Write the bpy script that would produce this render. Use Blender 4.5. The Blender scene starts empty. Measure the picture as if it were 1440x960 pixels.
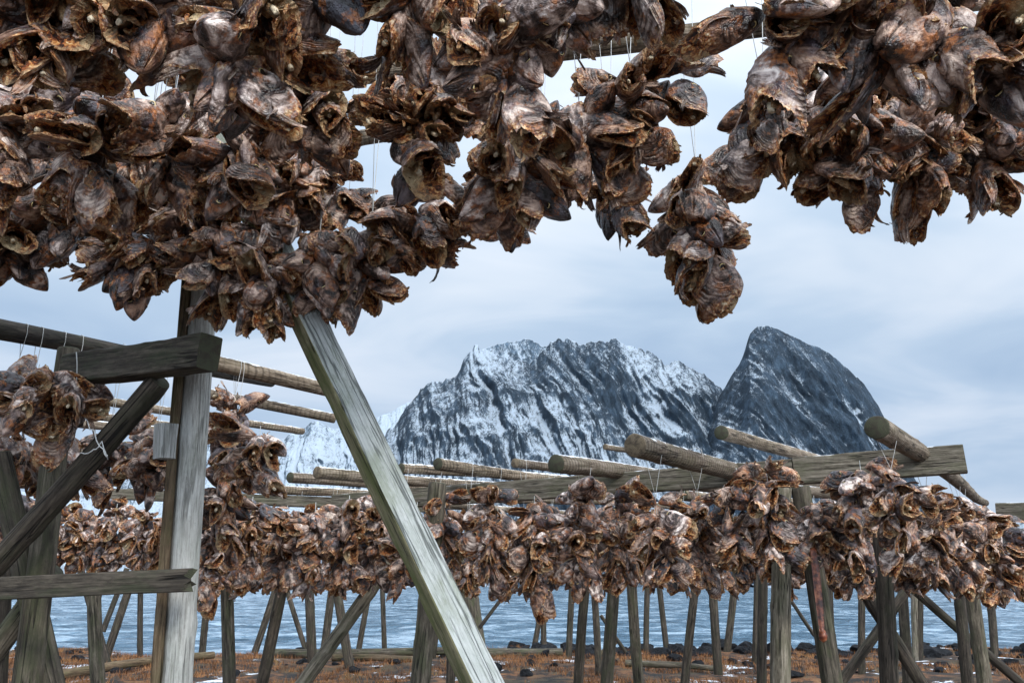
import bpy, math, random
import numpy as np
from mathutils import Vector, Matrix, Quaternion

SC = bpy.context.scene
COL = SC.collection
R = math.radians

# ----------------------------------------------------------------- noise
def _hash(ix, iy, iz, s):
    n = (ix.astype(np.int64) * 374761393 + iy.astype(np.int64) * 668265263 + iz.astype(np.int64) * 2147483647 + s * 144665) & 0x7fffffff
    n = ((n ^ (n >> 13)) * 1274126177) & 0x7fffffff
    n = ((n ^ (n >> 16)) * 374761393) & 0x7fffffff
    return ((n ^ (n >> 15)) & 0xffff) / 65535.0

def vnoise(p, s=0):
    """value noise, -1..1, p (N,3)"""
    f = np.floor(p); t = p - f; t = t * t * t * (t * (t * 6 - 15) + 10)
    f = f.astype(np.int64); x, y, z = f[:, 0], f[:, 1], f[:, 2]
    r = 0
    for dx in (0, 1):
        wx = t[:, 0] if dx else 1 - t[:, 0]
        for dy in (0, 1):
            wy = t[:, 1] if dy else 1 - t[:, 1]
            for dz in (0, 1):
                wz = t[:, 2] if dz else 1 - t[:, 2]
                r = r + wx * wy * wz * _hash(x + dx, y + dy, z + dz, s)
    return r * 2 - 1

def fbm(p, octv=4, s=0, gain=.5, lac=2.03):
    a, r, tot = 1.0, 0, 0
    for i in range(octv):
        r = r + a * vnoise(p, s + i * 17); tot += a
        p = p * lac + 11.7; a *= gain
    return r / tot

def ridged(p, octv=4, s=0, gain=.5, lac=2.1):
    a, r, tot = 1.0, 0, 0
    for i in range(octv):
        r = r + a * (1 - np.abs(vnoise(p, s + i * 13)) * 2); tot += a
        p = p * lac + 5.3; a *= gain
    return r / tot

# ----------------------------------------------------------------- mesh helpers
def mesh_from(name, co, faces, mats, fmat=None, attrs=None, smooth=True):
    me = bpy.data.meshes.new(name)
    me.from_pydata([tuple(c) for c in co], [], [tuple(f) for f in faces])
    for m in mats: me.materials.append(m)
    if fmat is not None: me.polygons.foreach_set('material_index', np.asarray(fmat, dtype=np.int32))
    if smooth: me.polygons.foreach_set('use_smooth', np.ones(len(me.polygons), dtype=bool))
    for k, v in (attrs or {}).items():
        a = me.attributes.new(k, 'FLOAT', 'POINT'); a.data.foreach_set('value', np.asarray(v, dtype=np.float32))
    me.update()
    return me

def link(name, me, parent=None, loc=None, mw=None):
    o = bpy.data.objects.new(name, me); COL.objects.link(o)
    if mw is not None: o.matrix_world = mw
    if loc is not None: o.location = loc
    if parent is not None: o.parent = parent
    return o

def tag(o, label, cat, group=None, kind=None):
    o['label'] = label
    if cat: o['category'] = cat
    if group: o['group'] = group
    if kind: o['kind'] = kind
    return o

class Acc:
    """collects grids and strips into one mesh with point attributes"""
    def __init__(s): s.co = []; s.f = []; s.m = []; s.a = {}; s.n = 0
    def add(s, co, faces, mat, **at):
        co = np.asarray(co, float); n = len(co)
        s.co.append(co)
        for f in faces: s.f.append(tuple(i + s.n for i in f)); s.m.append(mat)
        for k in set(list(s.a.keys()) + list(at.keys())):
            if k not in s.a: s.a[k] = [np.zeros(s.n)]
            v = at.get(k, 0.0); s.a[k].append(np.broadcast_to(np.asarray(v, float), (n,)).copy())
        s.n += n
    def arrays(s): return np.concatenate(s.co), s.f, s.m, {k: np.concatenate(v) for k, v in s.a.items()}

def grid_faces(nu, nv, wrap=False, flip=False):
    f = []
    w = nv if wrap else nv - 1
    for i in range(nu - 1):
        for j in range(w):
            a = i * nv + j; b = i * nv + (j + 1) % nv; c = b + nv; d = a + nv
            f.append((a, d, c, b) if flip else (a, b, c, d))
    return f

# ----------------------------------------------------------------- materials
def new_mat(name):
    m = bpy.data.materials.new(name); m.use_nodes = True
    nt = m.node_tree; nt.nodes.clear()
    out = nt.nodes.new('ShaderNodeOutputMaterial'); b = nt.nodes.new('ShaderNodeBsdfPrincipled')
    nt.links.new(b.outputs[0], out.inputs[0])
    return m, nt, b

class N:
    def __init__(s, nt): s.nt = nt
    def __call__(s, t, **kw):
        n = s.nt.nodes.new(t)
        for k, v in kw.items(): setattr(n, k, v)
        return n
    def l(s, a, b): s.nt.links.new(a, b)
    def ramp(s, fac, stops, interp='LINEAR'):
        n = s('ShaderNodeValToRGB'); e = n.color_ramp.elements; n.color_ramp.interpolation = interp
        while len(e) < len(stops): e.new(.5)
        for i, (p, c) in enumerate(stops):
            e[i].position = p; e[i].color = tuple(c) + (1,) if len(c) == 3 else c
        s.l(fac, n.inputs[0]); return n.outputs[0]
    def noise(s, vec, scale, detail=4, rough=.55, dist=0, out=0):
        n = s('ShaderNodeTexNoise'); n.inputs['Scale'].default_value = scale; n.inputs['Detail'].default_value = detail
        n.inputs['Roughness'].default_value = rough; n.inputs['Distortion'].default_value = dist
        if vec is not None: s.l(vec, n.inputs['Vector'])
        return n.outputs[out]
    def mapping(s, vec, scale=(1, 1, 1), rot=(0, 0, 0), loc=(0, 0, 0)):
        n = s('ShaderNodeMapping'); n.inputs['Scale'].default_value = scale; n.inputs['Rotation'].default_value = rot
        n.inputs['Location'].default_value = loc; s.l(vec, n.inputs['Vector']); return n.outputs[0]
    def mix(s, fac, a, b, blend='MIX'):
        n = s('ShaderNodeMix', data_type='RGBA', blend_type=blend)
        for sock, v in ((n.inputs[0], fac), (n.inputs[6], a), (n.inputs[7], b)):
            if hasattr(v, 'links'): s.l(v, sock)
            elif isinstance(v, (int, float)): sock.default_value = v
            else: sock.default_value = tuple(v) + (1,)
        return n.outputs[2]
    def math(s, op, a, b=None, clamp=False):
        n = s('ShaderNodeMath', operation=op, use_clamp=clamp)
        for i, v in enumerate((a, b)):
            if v is None: continue
            if hasattr(v, 'links'): s.l(v, n.inputs[i])
            else: n.inputs[i].default_value = v
        return n.outputs[0]
    def attr(s, name):
        n = s('ShaderNodeAttribute', attribute_name=name); return n.outputs['Fac']
    def obj(s): return s('ShaderNodeTexCoord').outputs['Object']
    def rand(s): return s('ShaderNodeObjectInfo').outputs['Random']
    def bump(s, h, strength=.5, dist=.01, normal=None):
        n = s('ShaderNodeBump'); n.inputs['Strength'].default_value = strength; n.inputs['Distance'].default_value = dist
        s.l(h, n.inputs['Height'])
        if normal is not None: s.l(normal, n.inputs['Normal'])
        return n.outputs[0]

def randvec(n, v):
    """object coordinates shifted by the object's own random number"""
    c = n('ShaderNodeCombineXYZ'); r = n.rand(); m = n.math('MULTIPLY', r, 37.0)
    n.l(m, c.inputs[0]); n.l(n.math('MULTIPLY', r, 91.0), c.inputs[1]); n.l(m, c.inputs[2])
    a = n('ShaderNodeVectorMath', operation='ADD'); n.l(v, a.inputs[0]); n.l(c.outputs[0], a.inputs[1])
    return a.outputs[0]

def mat_skin():
    m, nt, b = new_mat('dried_fish_skin'); n = N(nt)
    v = randvec(n, n.obj()); r = n.rand()
    big = n.noise(v, 3.6, 4, .62, .7)
    base = n.ramp(big, [(.36, (.006, .005, .006)), (.44, (.030, .020, .017)), (.50, (.14, .100, .082)), (.55, (.34, .275, .245)), (.62, (.60, .52, .46)), (.71, (.84, .76, .69))])
    tint = n.ramp(r, [(0, (.12, .15, .21)), (.12, (.30, .28, .33)), (.22, (.90, .70, .58)), (.38, (1.15, 1.06, 1.0)), (.54, (.72, .45, .30)), (.70, (1.2, 1.15, 1.14)), (.88, (1.6, 1.6, 1.65)), (1, (.9, .75, .68))])
    base = n.mix(1.0, base, tint, 'MULTIPLY')
    blot = n.ramp(n.noise(n.mapping(v, loc=(3, 1, 7)), 4.5, 4, .68), [(.53, (0, 0, 0)), (.62, (.9,) * 3)])
    base = n.mix(blot, base, n.mix(n.ramp(n.noise(v, 17, 4, .65), [(.35, (0,) * 3), (.65, (1,) * 3)]), (.070, .015, .006), (.52, .19, .055)))
    pur = n.ramp(n.noise(n.mapping(v, loc=(9, 4, 2)), 5, 2, .6), [(.54, (0, 0, 0)), (.68, (.4, .4, .4))])
    base = n.mix(pur, base, (.12, .095, .125))
    # fine rings of the gill cover
    warp = n.math('MULTIPLY', n.noise(v, 6, 2, .5), .05)
    ph = n.math('MULTIPLY', n.math('ADD', n.attr('ring'), warp), 175)
    rg = n.math('MULTIPLY', n.math('ADD', n.math('SINE', ph), 1.0), .5)
    ph2 = n.math('MULTIPLY', n.math('ADD', n.attr('ring'), warp), 71)
    rg2 = n.math('MULTIPLY', n.math('ADD', n.math('SINE', ph2), 1.0), .5)
    patch = n.ramp(n.noise(n.mapping(v, loc=(5, 5, 1)), 5, 3, .55), [(.40, (.1,) * 3), (.58, (1,) * 3)])
    cov = n.math('MULTIPLY', n.attr('cover'), patch)
    rings = n.math('MULTIPLY', n.math('ADD', n.math('MULTIPLY', rg, .4), n.math('MULTIPLY', rg2, .6)), cov)
    rid = n.attr('ridge'); fine = n.noise(v, 30, 4, .6)
    rf = n.math('MULTIPLY', n.ramp(rid, [(.40, (0, 0, 0)), (.85, (1, 1, 1))]), n.ramp(fine, [(.40, (.05,) * 3), (.58, (1,) * 3)]))
    base = n.mix(n.math('MULTIPLY', rf, .6), base, (.58, .50, .43))
    base = n.mix(n.math('MULTIPLY', n.ramp(rings, [(.5, (0, 0, 0)), (.9, (1, 1, 1))]), .5), base, (.66, .57, .49))
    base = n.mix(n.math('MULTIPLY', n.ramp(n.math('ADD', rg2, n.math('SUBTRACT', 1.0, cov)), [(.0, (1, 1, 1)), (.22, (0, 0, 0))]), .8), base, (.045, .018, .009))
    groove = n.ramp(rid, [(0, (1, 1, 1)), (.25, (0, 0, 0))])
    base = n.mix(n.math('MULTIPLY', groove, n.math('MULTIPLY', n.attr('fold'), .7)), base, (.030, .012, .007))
    rim = n.math('MULTIPLY', n.attr('rim'), n.ramp(n.noise(v, 14, 4, .6), [(.32, (.3,) * 3), (.5, (1,) * 3)]))
    base = n.mix(rim, base, n.ramp(n.noise(v, 20, 4, .65), [(.38, (.045, .012, .005)), (.48, (.28, .085, .022)), (.56, (.55, .29, .11)), (.66, (.84, .68, .46))]))
    n.l(base, b.inputs['Base Color'])
    n.l(n.ramp(big, [(.3, (.24,) * 3), (.7, (.46,) * 3)]), b.inputs['Roughness'])
    b.inputs['Specular IOR Level'].default_value = .55
    h = n.math('ADD', n.math('MULTIPLY', n.noise(n.mapping(v, (1, 1, .4)), 60, 2, .6), .22), n.noise(v, 17, 3, .6))
    h = n.math('ADD', h, n.math('MULTIPLY', rings, .7))
    n.l(n.bump(h, .75, .012), b.inputs['Normal'])
    return m

def mat_flesh():
    m, nt, b = new_mat('dried_fish_flesh'); n = N(nt)
    v = randvec(n, n.obj())
    f = n.noise(v, 11, 4, .7, 1.0)
    base = n.ramp(f, [(.36, (.010, .003, .002)), (.44, (.060, .014, .006)), (.50, (.29, .068, .014)), (.555, (.56, .21, .048)), (.62, (.76, .47, .20)), (.72, (.86, .74, .54))])
    base = n.mix(n.math('MULTIPLY', n.attr('rim'), .8), base, n.mix(n.ramp(n.noise(v, 22, 3, .6), [(.35, (0,) * 3), (.65, (1,) * 3)]), (.20, .06, .018), (.76, .54, .30)))
    base = n.mix(n.attr('cream'), base, n.mix(n.noise(v, 22, 4, .6), (.42, .24, .08), (.88, .78, .52)))
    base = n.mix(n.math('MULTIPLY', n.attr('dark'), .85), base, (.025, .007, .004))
    n.l(base, b.inputs['Base Color'])
    b.inputs['Roughness'].default_value = .40; b.inputs['Specular IOR Level'].default_value = .5
    h = n.math('ADD', n.math('MULTIPLY', n.noise(v, 100, 2, .6), .3), n.noise(v, 32, 3, .7))
    n.l(n.bump(h, 1.0, .014), b.inputs['Normal'])
    return m

def mat_simple(name, col, rough=.5, spec=.5, metal=0):
    m, nt, b = new_mat(name); n = N(nt)
    f = n.noise(n.obj(), 30, 3)
    n.l(n.mix(f, tuple(c * .75 for c in col), tuple(min(1, c * 1.2) for c in col)), b.inputs['Base Color'])
    b.inputs['Roughness'].default_value = rough; b.inputs['Specular IOR Level'].default_value = spec
    b.inputs['Metallic'].default_value = metal
    return m

M = {}
M['skin'] = mat_skin(); M['flesh'] = mat_flesh()
M['bone'] = mat_simple('dry_bone', (.66, .56, .40), .6)
M['eye'] = mat_simple('dried_eye', (.03, .022, .018), .2)
M['iris'] = mat_simple('eye_ring', (.60, .47, .22), .35)
M['string'] = mat_simple('white_twine', (.55, .56, .55), .8)

# ----------------------------------------------------------------- cod head
def ribbon(acc, p0, d, up, length, width, rng, mat, curl=1.5, ridges=0, nseg=12, nw=6, **at):
    """a thin curled strip of dried fin, gill cover or flesh, with real thickness"""
    p = np.array(p0, float); d = np.array(d, float); d /= np.linalg.norm(d); up = np.array(up, float)
    side = np.cross(d, up); side /= np.linalg.norm(side) + 1e-9; up = np.cross(side, d)
    tw = rng.uniform(-1, 1) * 1.6 / nseg; cu = rng.uniform(-1, 1) * curl / nseg; c2 = rng.uniform(-.6, .6) * curl / nseg
    top = []; rid = []
    ws = np.linspace(-1, 1, nw)
    for i in range(nseg + 1):
        t = i / nseg
        w = width * (.35 + .65 * math.sin(math.pi * min(1, .18 + t * .55))) * (1 - .30 * t * t)
        if i == nseg: w *= rng.uniform(.6, .9)
        cup = .28 * w
        jag = rng.uniform(-.08, .08, nw) * width * (1 + 5 * (t > .85))
        rg = np.cos(ws * math.pi * ridges) if ridges else np.zeros(nw)
        top.append(p + side * (ws[:, None] * w) + up * ((1 - ws ** 2) * cup + rg * w * .05)[:, None] + d * jag[:, None])
        rid.append(.5 + .5 * rg if ridges else rng.uniform(.1, .9, nw))
        # advance
        p = p + d * length / nseg
        def rot(v, ax, a):
            return v * math.cos(a) + np.cross(ax, v) * math.sin(a) + ax * np.dot(ax, v) * (1 - math.cos(a))
        d = rot(d, side, cu); up = rot(up, side, cu)
        d = rot(d, up, c2); side = rot(side, up, c2)
        side = rot(side, d, tw); up = rot(up, d, tw)
    top = np.array(top).reshape(-1, 3); rid = np.array(rid).reshape(-1)
    nu = nseg + 1
    g = top.reshape(nu, nw, 3)
    nrm = np.cross(np.gradient(g, axis=0), np.gradient(g, axis=1)); nrm /= np.linalg.norm(nrm, axis=2, keepdims=True) + 1e-9
    bot = (g - nrm * .0016).reshape(-1, 3)
    F = grid_faces(nu, nw) + [tuple(k + nu * nw for k in f) for f in grid_faces(nu, nw, flip=True)]
    def q(a, b): F.append((a, b, b + nu * nw, a + nu * nw))
    for i in range(nu - 1):
        q((i + 1) * nw, i * nw); q(i * nw + nw - 1, (i + 1) * nw + nw - 1)
    for j in range(nw - 1):
        q(j, j + 1); q((nu - 1) * nw + j + 1, (nu - 1) * nw + j)
    e = np.repeat((np.linspace(0, 1, nu) ** 2)[:, None], nw, 1).reshape(-1)
    at2 = dict(at); rm = at2.pop('rim', None)
    acc.add(np.concatenate([top, bot]), F, mat, ridge=np.concatenate([rid, rid]), fold=.8 if ridges else .2, ring=np.tile(np.linspace(-.12, .12, nw), nu * 2), cover=.8 if ridges else 0,
            rim=np.concatenate([e, e]) * .8 if rm is None else rm, **at2)

def tube(acc, pts, rad, mat, ns=8, cap=True, **at):
    pts = np.array(pts, float); n = len(pts); co = []
    rad = np.broadcast_to(np.asarray(rad, float), (n,))
    for i in range(n):
        d = pts[min(i + 1, n - 1)] - pts[max(i - 1, 0)]; d /= np.linalg.norm(d) + 1e-9
        a = np.array([0, 0, 1.]) if abs(d[2]) < .9 else np.array([1., 0, 0])
        s = np.cross(d, a); s /= np.linalg.norm(s); u = np.cross(s, d)
        th = np.arange(ns) / ns * 2 * math.pi
        co.append(pts[i] + rad[i] * (np.cos(th)[:, None] * s + np.sin(th)[:, None] * u))
    co = np.concatenate(co); F = grid_faces(n, ns, wrap=True, flip=True)
    if cap: F.append(tuple(range(ns))); F.append(tuple((n - 1) * ns + k for k in reversed(range(ns))))
    acc.add(co, F, mat, **at)

def head_arrays(seed, hi=True, style=0):
    """One dried cod head, 1 unit long. Snout at the origin, neck opening towards -Z, crown towards +Y.
    Split open along the throat; the gill covers flare; hollow inside with neck bone and flesh."""
    rng = np.random.RandomState(seed)
    nu, nv = (84, 120) if hi else (34, 56)
    ni = 44 if hi else 20
    acc = Acc()
    wid = rng.uniform(.20, .27); hgt = rng.uniform(.235, .31)
    if style == 1: wid *= .55; hgt *= 1.15           # dried flat, seen from the side
    if style == 2: wid *= 1.12; hgt *= .85            # spread gill covers
    flare = rng.uniform(-.34, -.02) + (.16 if style == 2 else 0)
    split = rng.uniform(.30, .55)                    # how far the throat cut runs forward
    gape = rng.uniform(.0, .28) + (.18 if style == 2 else 0)
    lobe = rng.uniform(.03, .12)
    off = rng.uniform(0, 50, 3)
    jag = rng.uniform(.02, .055)

    def rimlen(v):
        side = np.abs(np.sin(v)) ** 1.6
        dors = np.clip(np.cos(v), 0, 1); vent = np.clip(-np.cos(v), 0, 1)
        q = np.stack([np.cos(v) * 2.2, np.sin(v) * 2.2, np.zeros_like(v)], 1) + off
        q2 = np.stack([np.cos(v) * 11, np.sin(v) * 11, np.zeros_like(v)], 1) + off
        L = .86 + lobe * side * (1 + .0 * v) - split * vent ** 5 - .10 * dors ** 3 + .05 * vnoise(q, 1)
        L += jag * fbm(q2, 3, 2) * (.25 + 1.2 * dors ** 2 + 1.0 * vent)
        return L

    def surf(t, v, inner=0.0):
        """t 0..1 along, v angle from crown (0) round to throat (pi)"""
        Lr = rimlen(v); z = t * Lr
        prof = np.clip(z / .66, 0, 1); pr = np.sin(prof * math.pi / 2) ** .60; pr = np.maximum(pr, 0) * (1 - .16 * np.exp(-(z / .10) ** 2))
        pr = pr * (1 + flare * np.clip((z - .45) / .5, 0, 1) ** 1.5 - .10 * np.clip((z - .62) / .35, 0, 1) * (flare < .1))
        sx = np.sin(v); cy = np.cos(v)
        w = wid * pr; h = hgt * pr
        # mouth: upper jaw roof over a narrower lower jaw
        x = w * np.sign(sx) * np.abs(sx) ** .85; y = h * cy
        lowj = np.clip(-cy, 0, 1)
        y = y * (1 - .18 * lowj * np.exp(-(z / .3) ** 2))
        # throat cut edges gape apart
        g = gape * np.clip((z - .35) / .55, 0, 1) ** 1.3 * lowj ** 2
        x = x + np.sign(sx) * g * .30; y = y + g * .12
        # snout droops slightly
        y = y + .05 * (z ** 2) - .02
        p = np.stack([x, y, -z], 1)
        nrm = np.stack([sx * hgt, cy * wid, -.15 * np.ones_like(z)], 1); nrm /= np.linalg.norm(nrm, axis=1, keepdims=True)
        return p, nrm, z, Lr

    # ---------- outer skin
    t = np.linspace(0, 1, nu) ** 1.15; v = np.linspace(0, 2 * math.pi, nv, endpoint=False) + .0001
    # start the seam at the throat so the cut stays open
    v = v - math.pi
    T, V = [a.ravel() for a in np.meshgrid(t, v, indexing='ij')]
    P, Nn, Z, Lr = surf(T, V)
    aV = np.abs(np.arctan2(np.sin(V), np.cos(V)))
    sideidx = np.sign(np.sin(V))
    q3 = P * 1.0
    # mouth slit
    slit_a = 2.05 - Z * .9
    ms = np.exp(-((aV - slit_a) / .10) ** 2) * np.clip(1 - Z / .34, 0, 1) ** .5
    disp = -.085 * ms
    # lip ridge
    disp += .012 * np.exp(-((aV - slit_a + .2) / .07) ** 2) * np.clip(1 - Z / .36, 0, 1)
    # eye socket
    ez, ea = .33, .98
    de = np.sqrt(((Z - ez) / 1.0) ** 2 + ((aV - ea) * .27) ** 2)
    disp += -.055 * np.exp(-(de / .060) ** 2) + .020 * np.exp(-((de - .082) / .022) ** 2)
    # skull furrow and hollow cheek
    disp += -.02 * np.exp(-((aV - .35) / .12) ** 2) * np.clip((Z - .25) * 3, 0, 1)
    disp += -.03 * np.exp(-((aV - 1.5) / .3) ** 2 - ((Z - .5) / .1) ** 2) * rng.uniform(.3, 1.4)
    # concentric wrinkles of the gill cover around its hinge
    hz, ha = .42, 1.15
    dx = (Z - hz); da = (aV - ha) * .30
    dist = np.sqrt(dx * dx + da * da)
    warp = fbm(P * 3.2 + off, 3, 5) * rng.uniform(.05, .13); ramp_ = rng.uniform(.35, 1.0)
    ang = np.arctan2(da, dx)
    fr = rng.uniform(20, 42)
    wv = .5 + .5 * np.sin((dist + warp) * fr * 2 * math.pi / 2.2 + 1.2 * np.sin(ang * 2 + rng.uniform(0, 6)))
    wv = wv ** 1.6
    cover = np.clip((Z - .40) / .12, 0, 1) * np.clip((aV - .45) / .35, 0, 1)
    brk = np.clip(.55 + .9 * fbm(P * 6 + off + 9, 2, 21), 0, 1)
    disp += .020 * ramp_ * (wv - .4) * cover * brk
    # long shrivel wrinkles over snout and skull
    wl = ridged(np.stack([np.cos(V) * 4.2, np.sin(V) * 4.2, Z * 1.3], 1) + off, 3, 31)
    disp *= np.clip(Z / .05, 0, 1)
    disp += .013 * wl * np.clip(Z / .05, 0, 1) * (1 - cover) * (1 - np.exp(-(de / .09) ** 2))
    # overall shrivel
    lowf = fbm(P * 3.1 + off + 30, 3, 41)
    disp += .034 * lowf * np.clip(Z * 3, .1, 1) + .007 * fbm(P * 12 + off, 3, 51)
    # gill cover steps off behind the cheek
    disp += -.028 * np.exp(-((dist - .13) / .018) ** 2) * np.clip((Z - hz) * 8 + .5, 0, 1) * np.clip((aV - .6) * 3, 0, 1)
    PO = P + Nn * disp[:, None]
    ridge = np.clip(.5 * (1 - cover) * (.5 + .5 * wl) + cover * wv * brk, 0, 1)
    fold = cover * brk * .9 + .25
    k = np.clip((T - .80 + .10 * fbm(P * 6 + off, 3, 19)) / .16, 0, 1) ** 1.3
    rim = np.clip(k * .95 + .5 * k * vnoise(P * 18 + off, 3), 0, 1)
    rim = np.maximum(rim, .65 * np.exp(-((aV - slit_a + .12) / .07) ** 2) * np.clip(1 - Z / .3, 0, 1))
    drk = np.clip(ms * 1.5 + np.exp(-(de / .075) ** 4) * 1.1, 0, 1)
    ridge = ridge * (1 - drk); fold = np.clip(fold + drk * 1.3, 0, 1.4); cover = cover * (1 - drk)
    # ---------- whole-head warps
    bend = rng.uniform(-.35, .35); twist = rng.uniform(-.5, .5); sh = rng.uniform(-.12, .12)
    def warpall(p):
        p = p.copy(); z = -p[:, 2]
        a = twist * z; c, s = np.cos(a), np.sin(a)
        x, y = p[:, 0] * c - p[:, 1] * s, p[:, 0] * s + p[:, 1] * c
        x = x + bend * z * z * .6 + sh * y
        w2 = np.stack([x, y, -z], 1) * 2.1 + off + 70
        m = np.clip(z * 1.6, 0, 1)
        x = x + .065 * vnoise(w2, 61) * m; y = y + .065 * vnoise(w2 + 9.1, 62) * m
        return np.stack([x, y, -z], 1)
    POw = warpall(PO)
    n0 = nv
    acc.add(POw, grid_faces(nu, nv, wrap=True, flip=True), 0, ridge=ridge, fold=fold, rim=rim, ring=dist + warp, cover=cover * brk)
    # ---------- inner flesh, from rim forward
    ti = np.linspace(1, .40, ni)
    TI, VI = [a.ravel() for a in np.meshgrid(ti, v, indexing='ij')]
    PI_, NI, ZI, LI = surf(TI, VI)
    aVI = np.abs(np.arctan2(np.sin(VI), np.cos(VI)))
    dors = np.clip(np.cos(VI), 0, 1)
    dep = (1 - TI) / .6
    th = .014 + .055 * np.clip(dep * 5, 0, 1) + .15 * dors ** 1.5 * np.clip(dep * 7, 0, 1)
    rough = fbm(PI_ * 9 + off + 5, 4, 71); rough2 = ridged(PI_ * np.array([13, 13, 5]) + off, 3, 75)
    th = th + (.05 * rough + .022 * rough2) * np.clip(dep * 5, 0, 1)
    # interior shares the skin's own relief at the rim
    dI = .034 * fbm(PI_ * 3.1 + off + 30, 3, 41) * np.clip(ZI * 3, .1, 1)
    dI += .007 * fbm(PI_ * 12 + off, 3, 51)
    dx = (ZI - hz); da = (aVI - ha) * .30; dist = np.sqrt(dx * dx + da * da); ang = np.arctan2(da, dx)
    PIN = PI_ + NI * (dI - th)[:, None]
    first = np.arange(nv)
    PIN = warpall(PIN)
    # close cavity towards its centre
    c = PIN[-nv:].mean(0)
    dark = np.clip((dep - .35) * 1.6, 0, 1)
    creamy = rng.uniform(.05, 1.2)
    cream = np.clip(dors ** 1.2 * np.exp(-((dep - .12) / .16) ** 2) * creamy * 1.6 * (.6 + rough), 0, 1)
    rimI = np.exp(-(dep / .045) ** 2)
    co = np.concatenate([POw[-nv:], PIN[nv:], c[None] + np.array([[0, 0, .04]])])
    F = grid_faces(ni, nv, wrap=True, flip=True)
    last = (ni - 1) * nv
    F += [(last + j, last + (j + 1) % nv, ni * nv) for j in range(nv)]
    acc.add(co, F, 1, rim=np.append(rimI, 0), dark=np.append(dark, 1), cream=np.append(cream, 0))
    # ---------- neck bone with flesh collar
    zc = .38; zb = rng.uniform(.66, .84)
    bx = rng.uniform(-.03, .03); by = hgt * .30
    pts = np.array([[bx * a, by - .02 + .03 * a, -(zc + (zb - zc) * a)] for a in np.linspace(0, 1, 7)])
    rr = np.array([.12, .095, .08, .066, .052, .050, .038]) * rng.uniform(.8, 1.15)
    s0 = acc.n
    tmp = Acc(); tube(tmp, pts, rr, 1, 14 if hi else 8)
    tc, tf, tm, _ = tmp.arrays(); tc = tc + fbm(tc * 22 + off, 3, 81)[:, None] * np.array([.05, .05, .03])
    acc.add(warpall(tc), tf, 1, rim=.2, cream=np.clip(.1 + .5 * creamy * (-tc[:, 2] - zc) / (zb - zc), 0, 1))
    tmp = Acc(); e = pts[-1]
    tube(tmp, [e + [0, 0, .05], e + [.004, 0, -.01], e + [.002, 0, -.035], e + [0, .004, -.03]], [.030, .028, .027, .011], 2, 12 if hi else 7)
    tc, tf, tm, _ = tmp.arrays(); acc.add(warpall(tc), tf, 2)
    # ---------- gill arches: curved bony strips across the cavity
    for s in (-1, 1):
        for kk in range(3 if hi else 2):
            z0 = rng.uniform(.5, .74); pts = []
            for a in np.linspace(.15, 1, 9):
                vv = math.pi * (.25 + .55 * a); r = .62 - .06 * kk
                pts.append([s * wid * r * math.sin(vv) , hgt * r * math.cos(vv), -(z0 + .10 * math.sin(a * 3))])
            tmp = Acc(); tube(tmp, pts, .006 + .009 * rng.rand(), 1, 6)
            tc, tf, tm, _ = tmp.arrays(); tc += fbm(tc * 18 + off, 3, 91)[:, None] * np.array([.035, .03, .05])
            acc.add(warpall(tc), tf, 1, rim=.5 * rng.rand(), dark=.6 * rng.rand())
    # ---------- tatters of flesh, gill rakers and loose fin strips
    nt_ = (11 if hi else 8)
    for kk in range(nt_):
        vv = rng.uniform(-math.pi, math.pi) if kk % 2 else rng.choice([0, math.pi]) + rng.normal(0, .5)
        tt = rng.uniform(.86, 1.0)
        p, nn, _, _ = surf(np.array([tt]), np.array([vv])); p = warpall(p - nn * rng.uniform(.01, .08))[0]
        d = np.array([rng.normal(0, .55), rng.normal(0, .55), -1]) + nn[0] * rng.uniform(-.5, .5)
        ribbon(acc, p, d, nn[0], rng.uniform(.05, .15), rng.uniform(.012, .032), rng, 1, 2.5, 0, 6, 4,
               cream=.4 * rng.rand() ** 2, dark=.5 * rng.rand())
    nf = rng.randint(1, 4) if style != 1 else rng.randint(0, 2)
    for kk in range(nf):
        s = rng.choice([-1, 1]); vv = s * rng.uniform(1.7, 2.8)
        p, nn, _, _ = surf(np.array([rng.uniform(.6, .8)]), np.array([vv])); p = warpall(p - nn * .05)[0]
        d = np.array([s * rng.uniform(0, .25), rng.uniform(-.3, .1), -1]) + nn[0] * .12
        ribbon(acc, p, d, nn[0], rng.uniform(.24, .42), rng.uniform(.05, .095), rng, 0, 1.5, rng.choice([2, 3]), 18 if hi else 9, 13 if hi else 7, rim=.15)
    # eye seats
    eyes = []
    for s in (-1, 1):
        p, nn, _, _ = surf(np.array([ez / .9]), np.array([s * ea]))
        eyes.append((warpall(p - nn * .046)[0], nn[0] / np.linalg.norm(nn[0])))
    co, f, m_, at = acc.arrays()
    for k_ in ('ridge', 'fold', 'rim', 'dark', 'cream', 'ring', 'cover'): at.setdefault(k_, np.zeros(len(co)))
    return co, f, m_, at, eyes

def eye_mesh():
    acc = Acc(); n = 12
    th = np.arange(n) / n * 2 * math.pi
    prof = [(0.052, -.012), (.050, .004), (.040, .013), (.036, .011), (.026, .017), (.012, .022)]
    co = [np.stack([r * np.cos(th), r * np.sin(th), np.full(n, z)], 1) for r, z in prof] + [np.array([[0, 0, .023]])]
    F = grid_faces(len(prof), n, wrap=True); L = (len(prof) - 1) * n
    F += [(L + j, L + (j + 1) % n, len(prof) * n) for j in range(n)]
    acc.add(np.concatenate(co), F, 0)
    fm = [1 if i < 3 * n and i >= n else 0 for i in range(len(F))]
    c, f, _, _ = acc.arrays()
    return mesh_from('eye', c, f, [M['eye'], M['iris']], fm)
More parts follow.
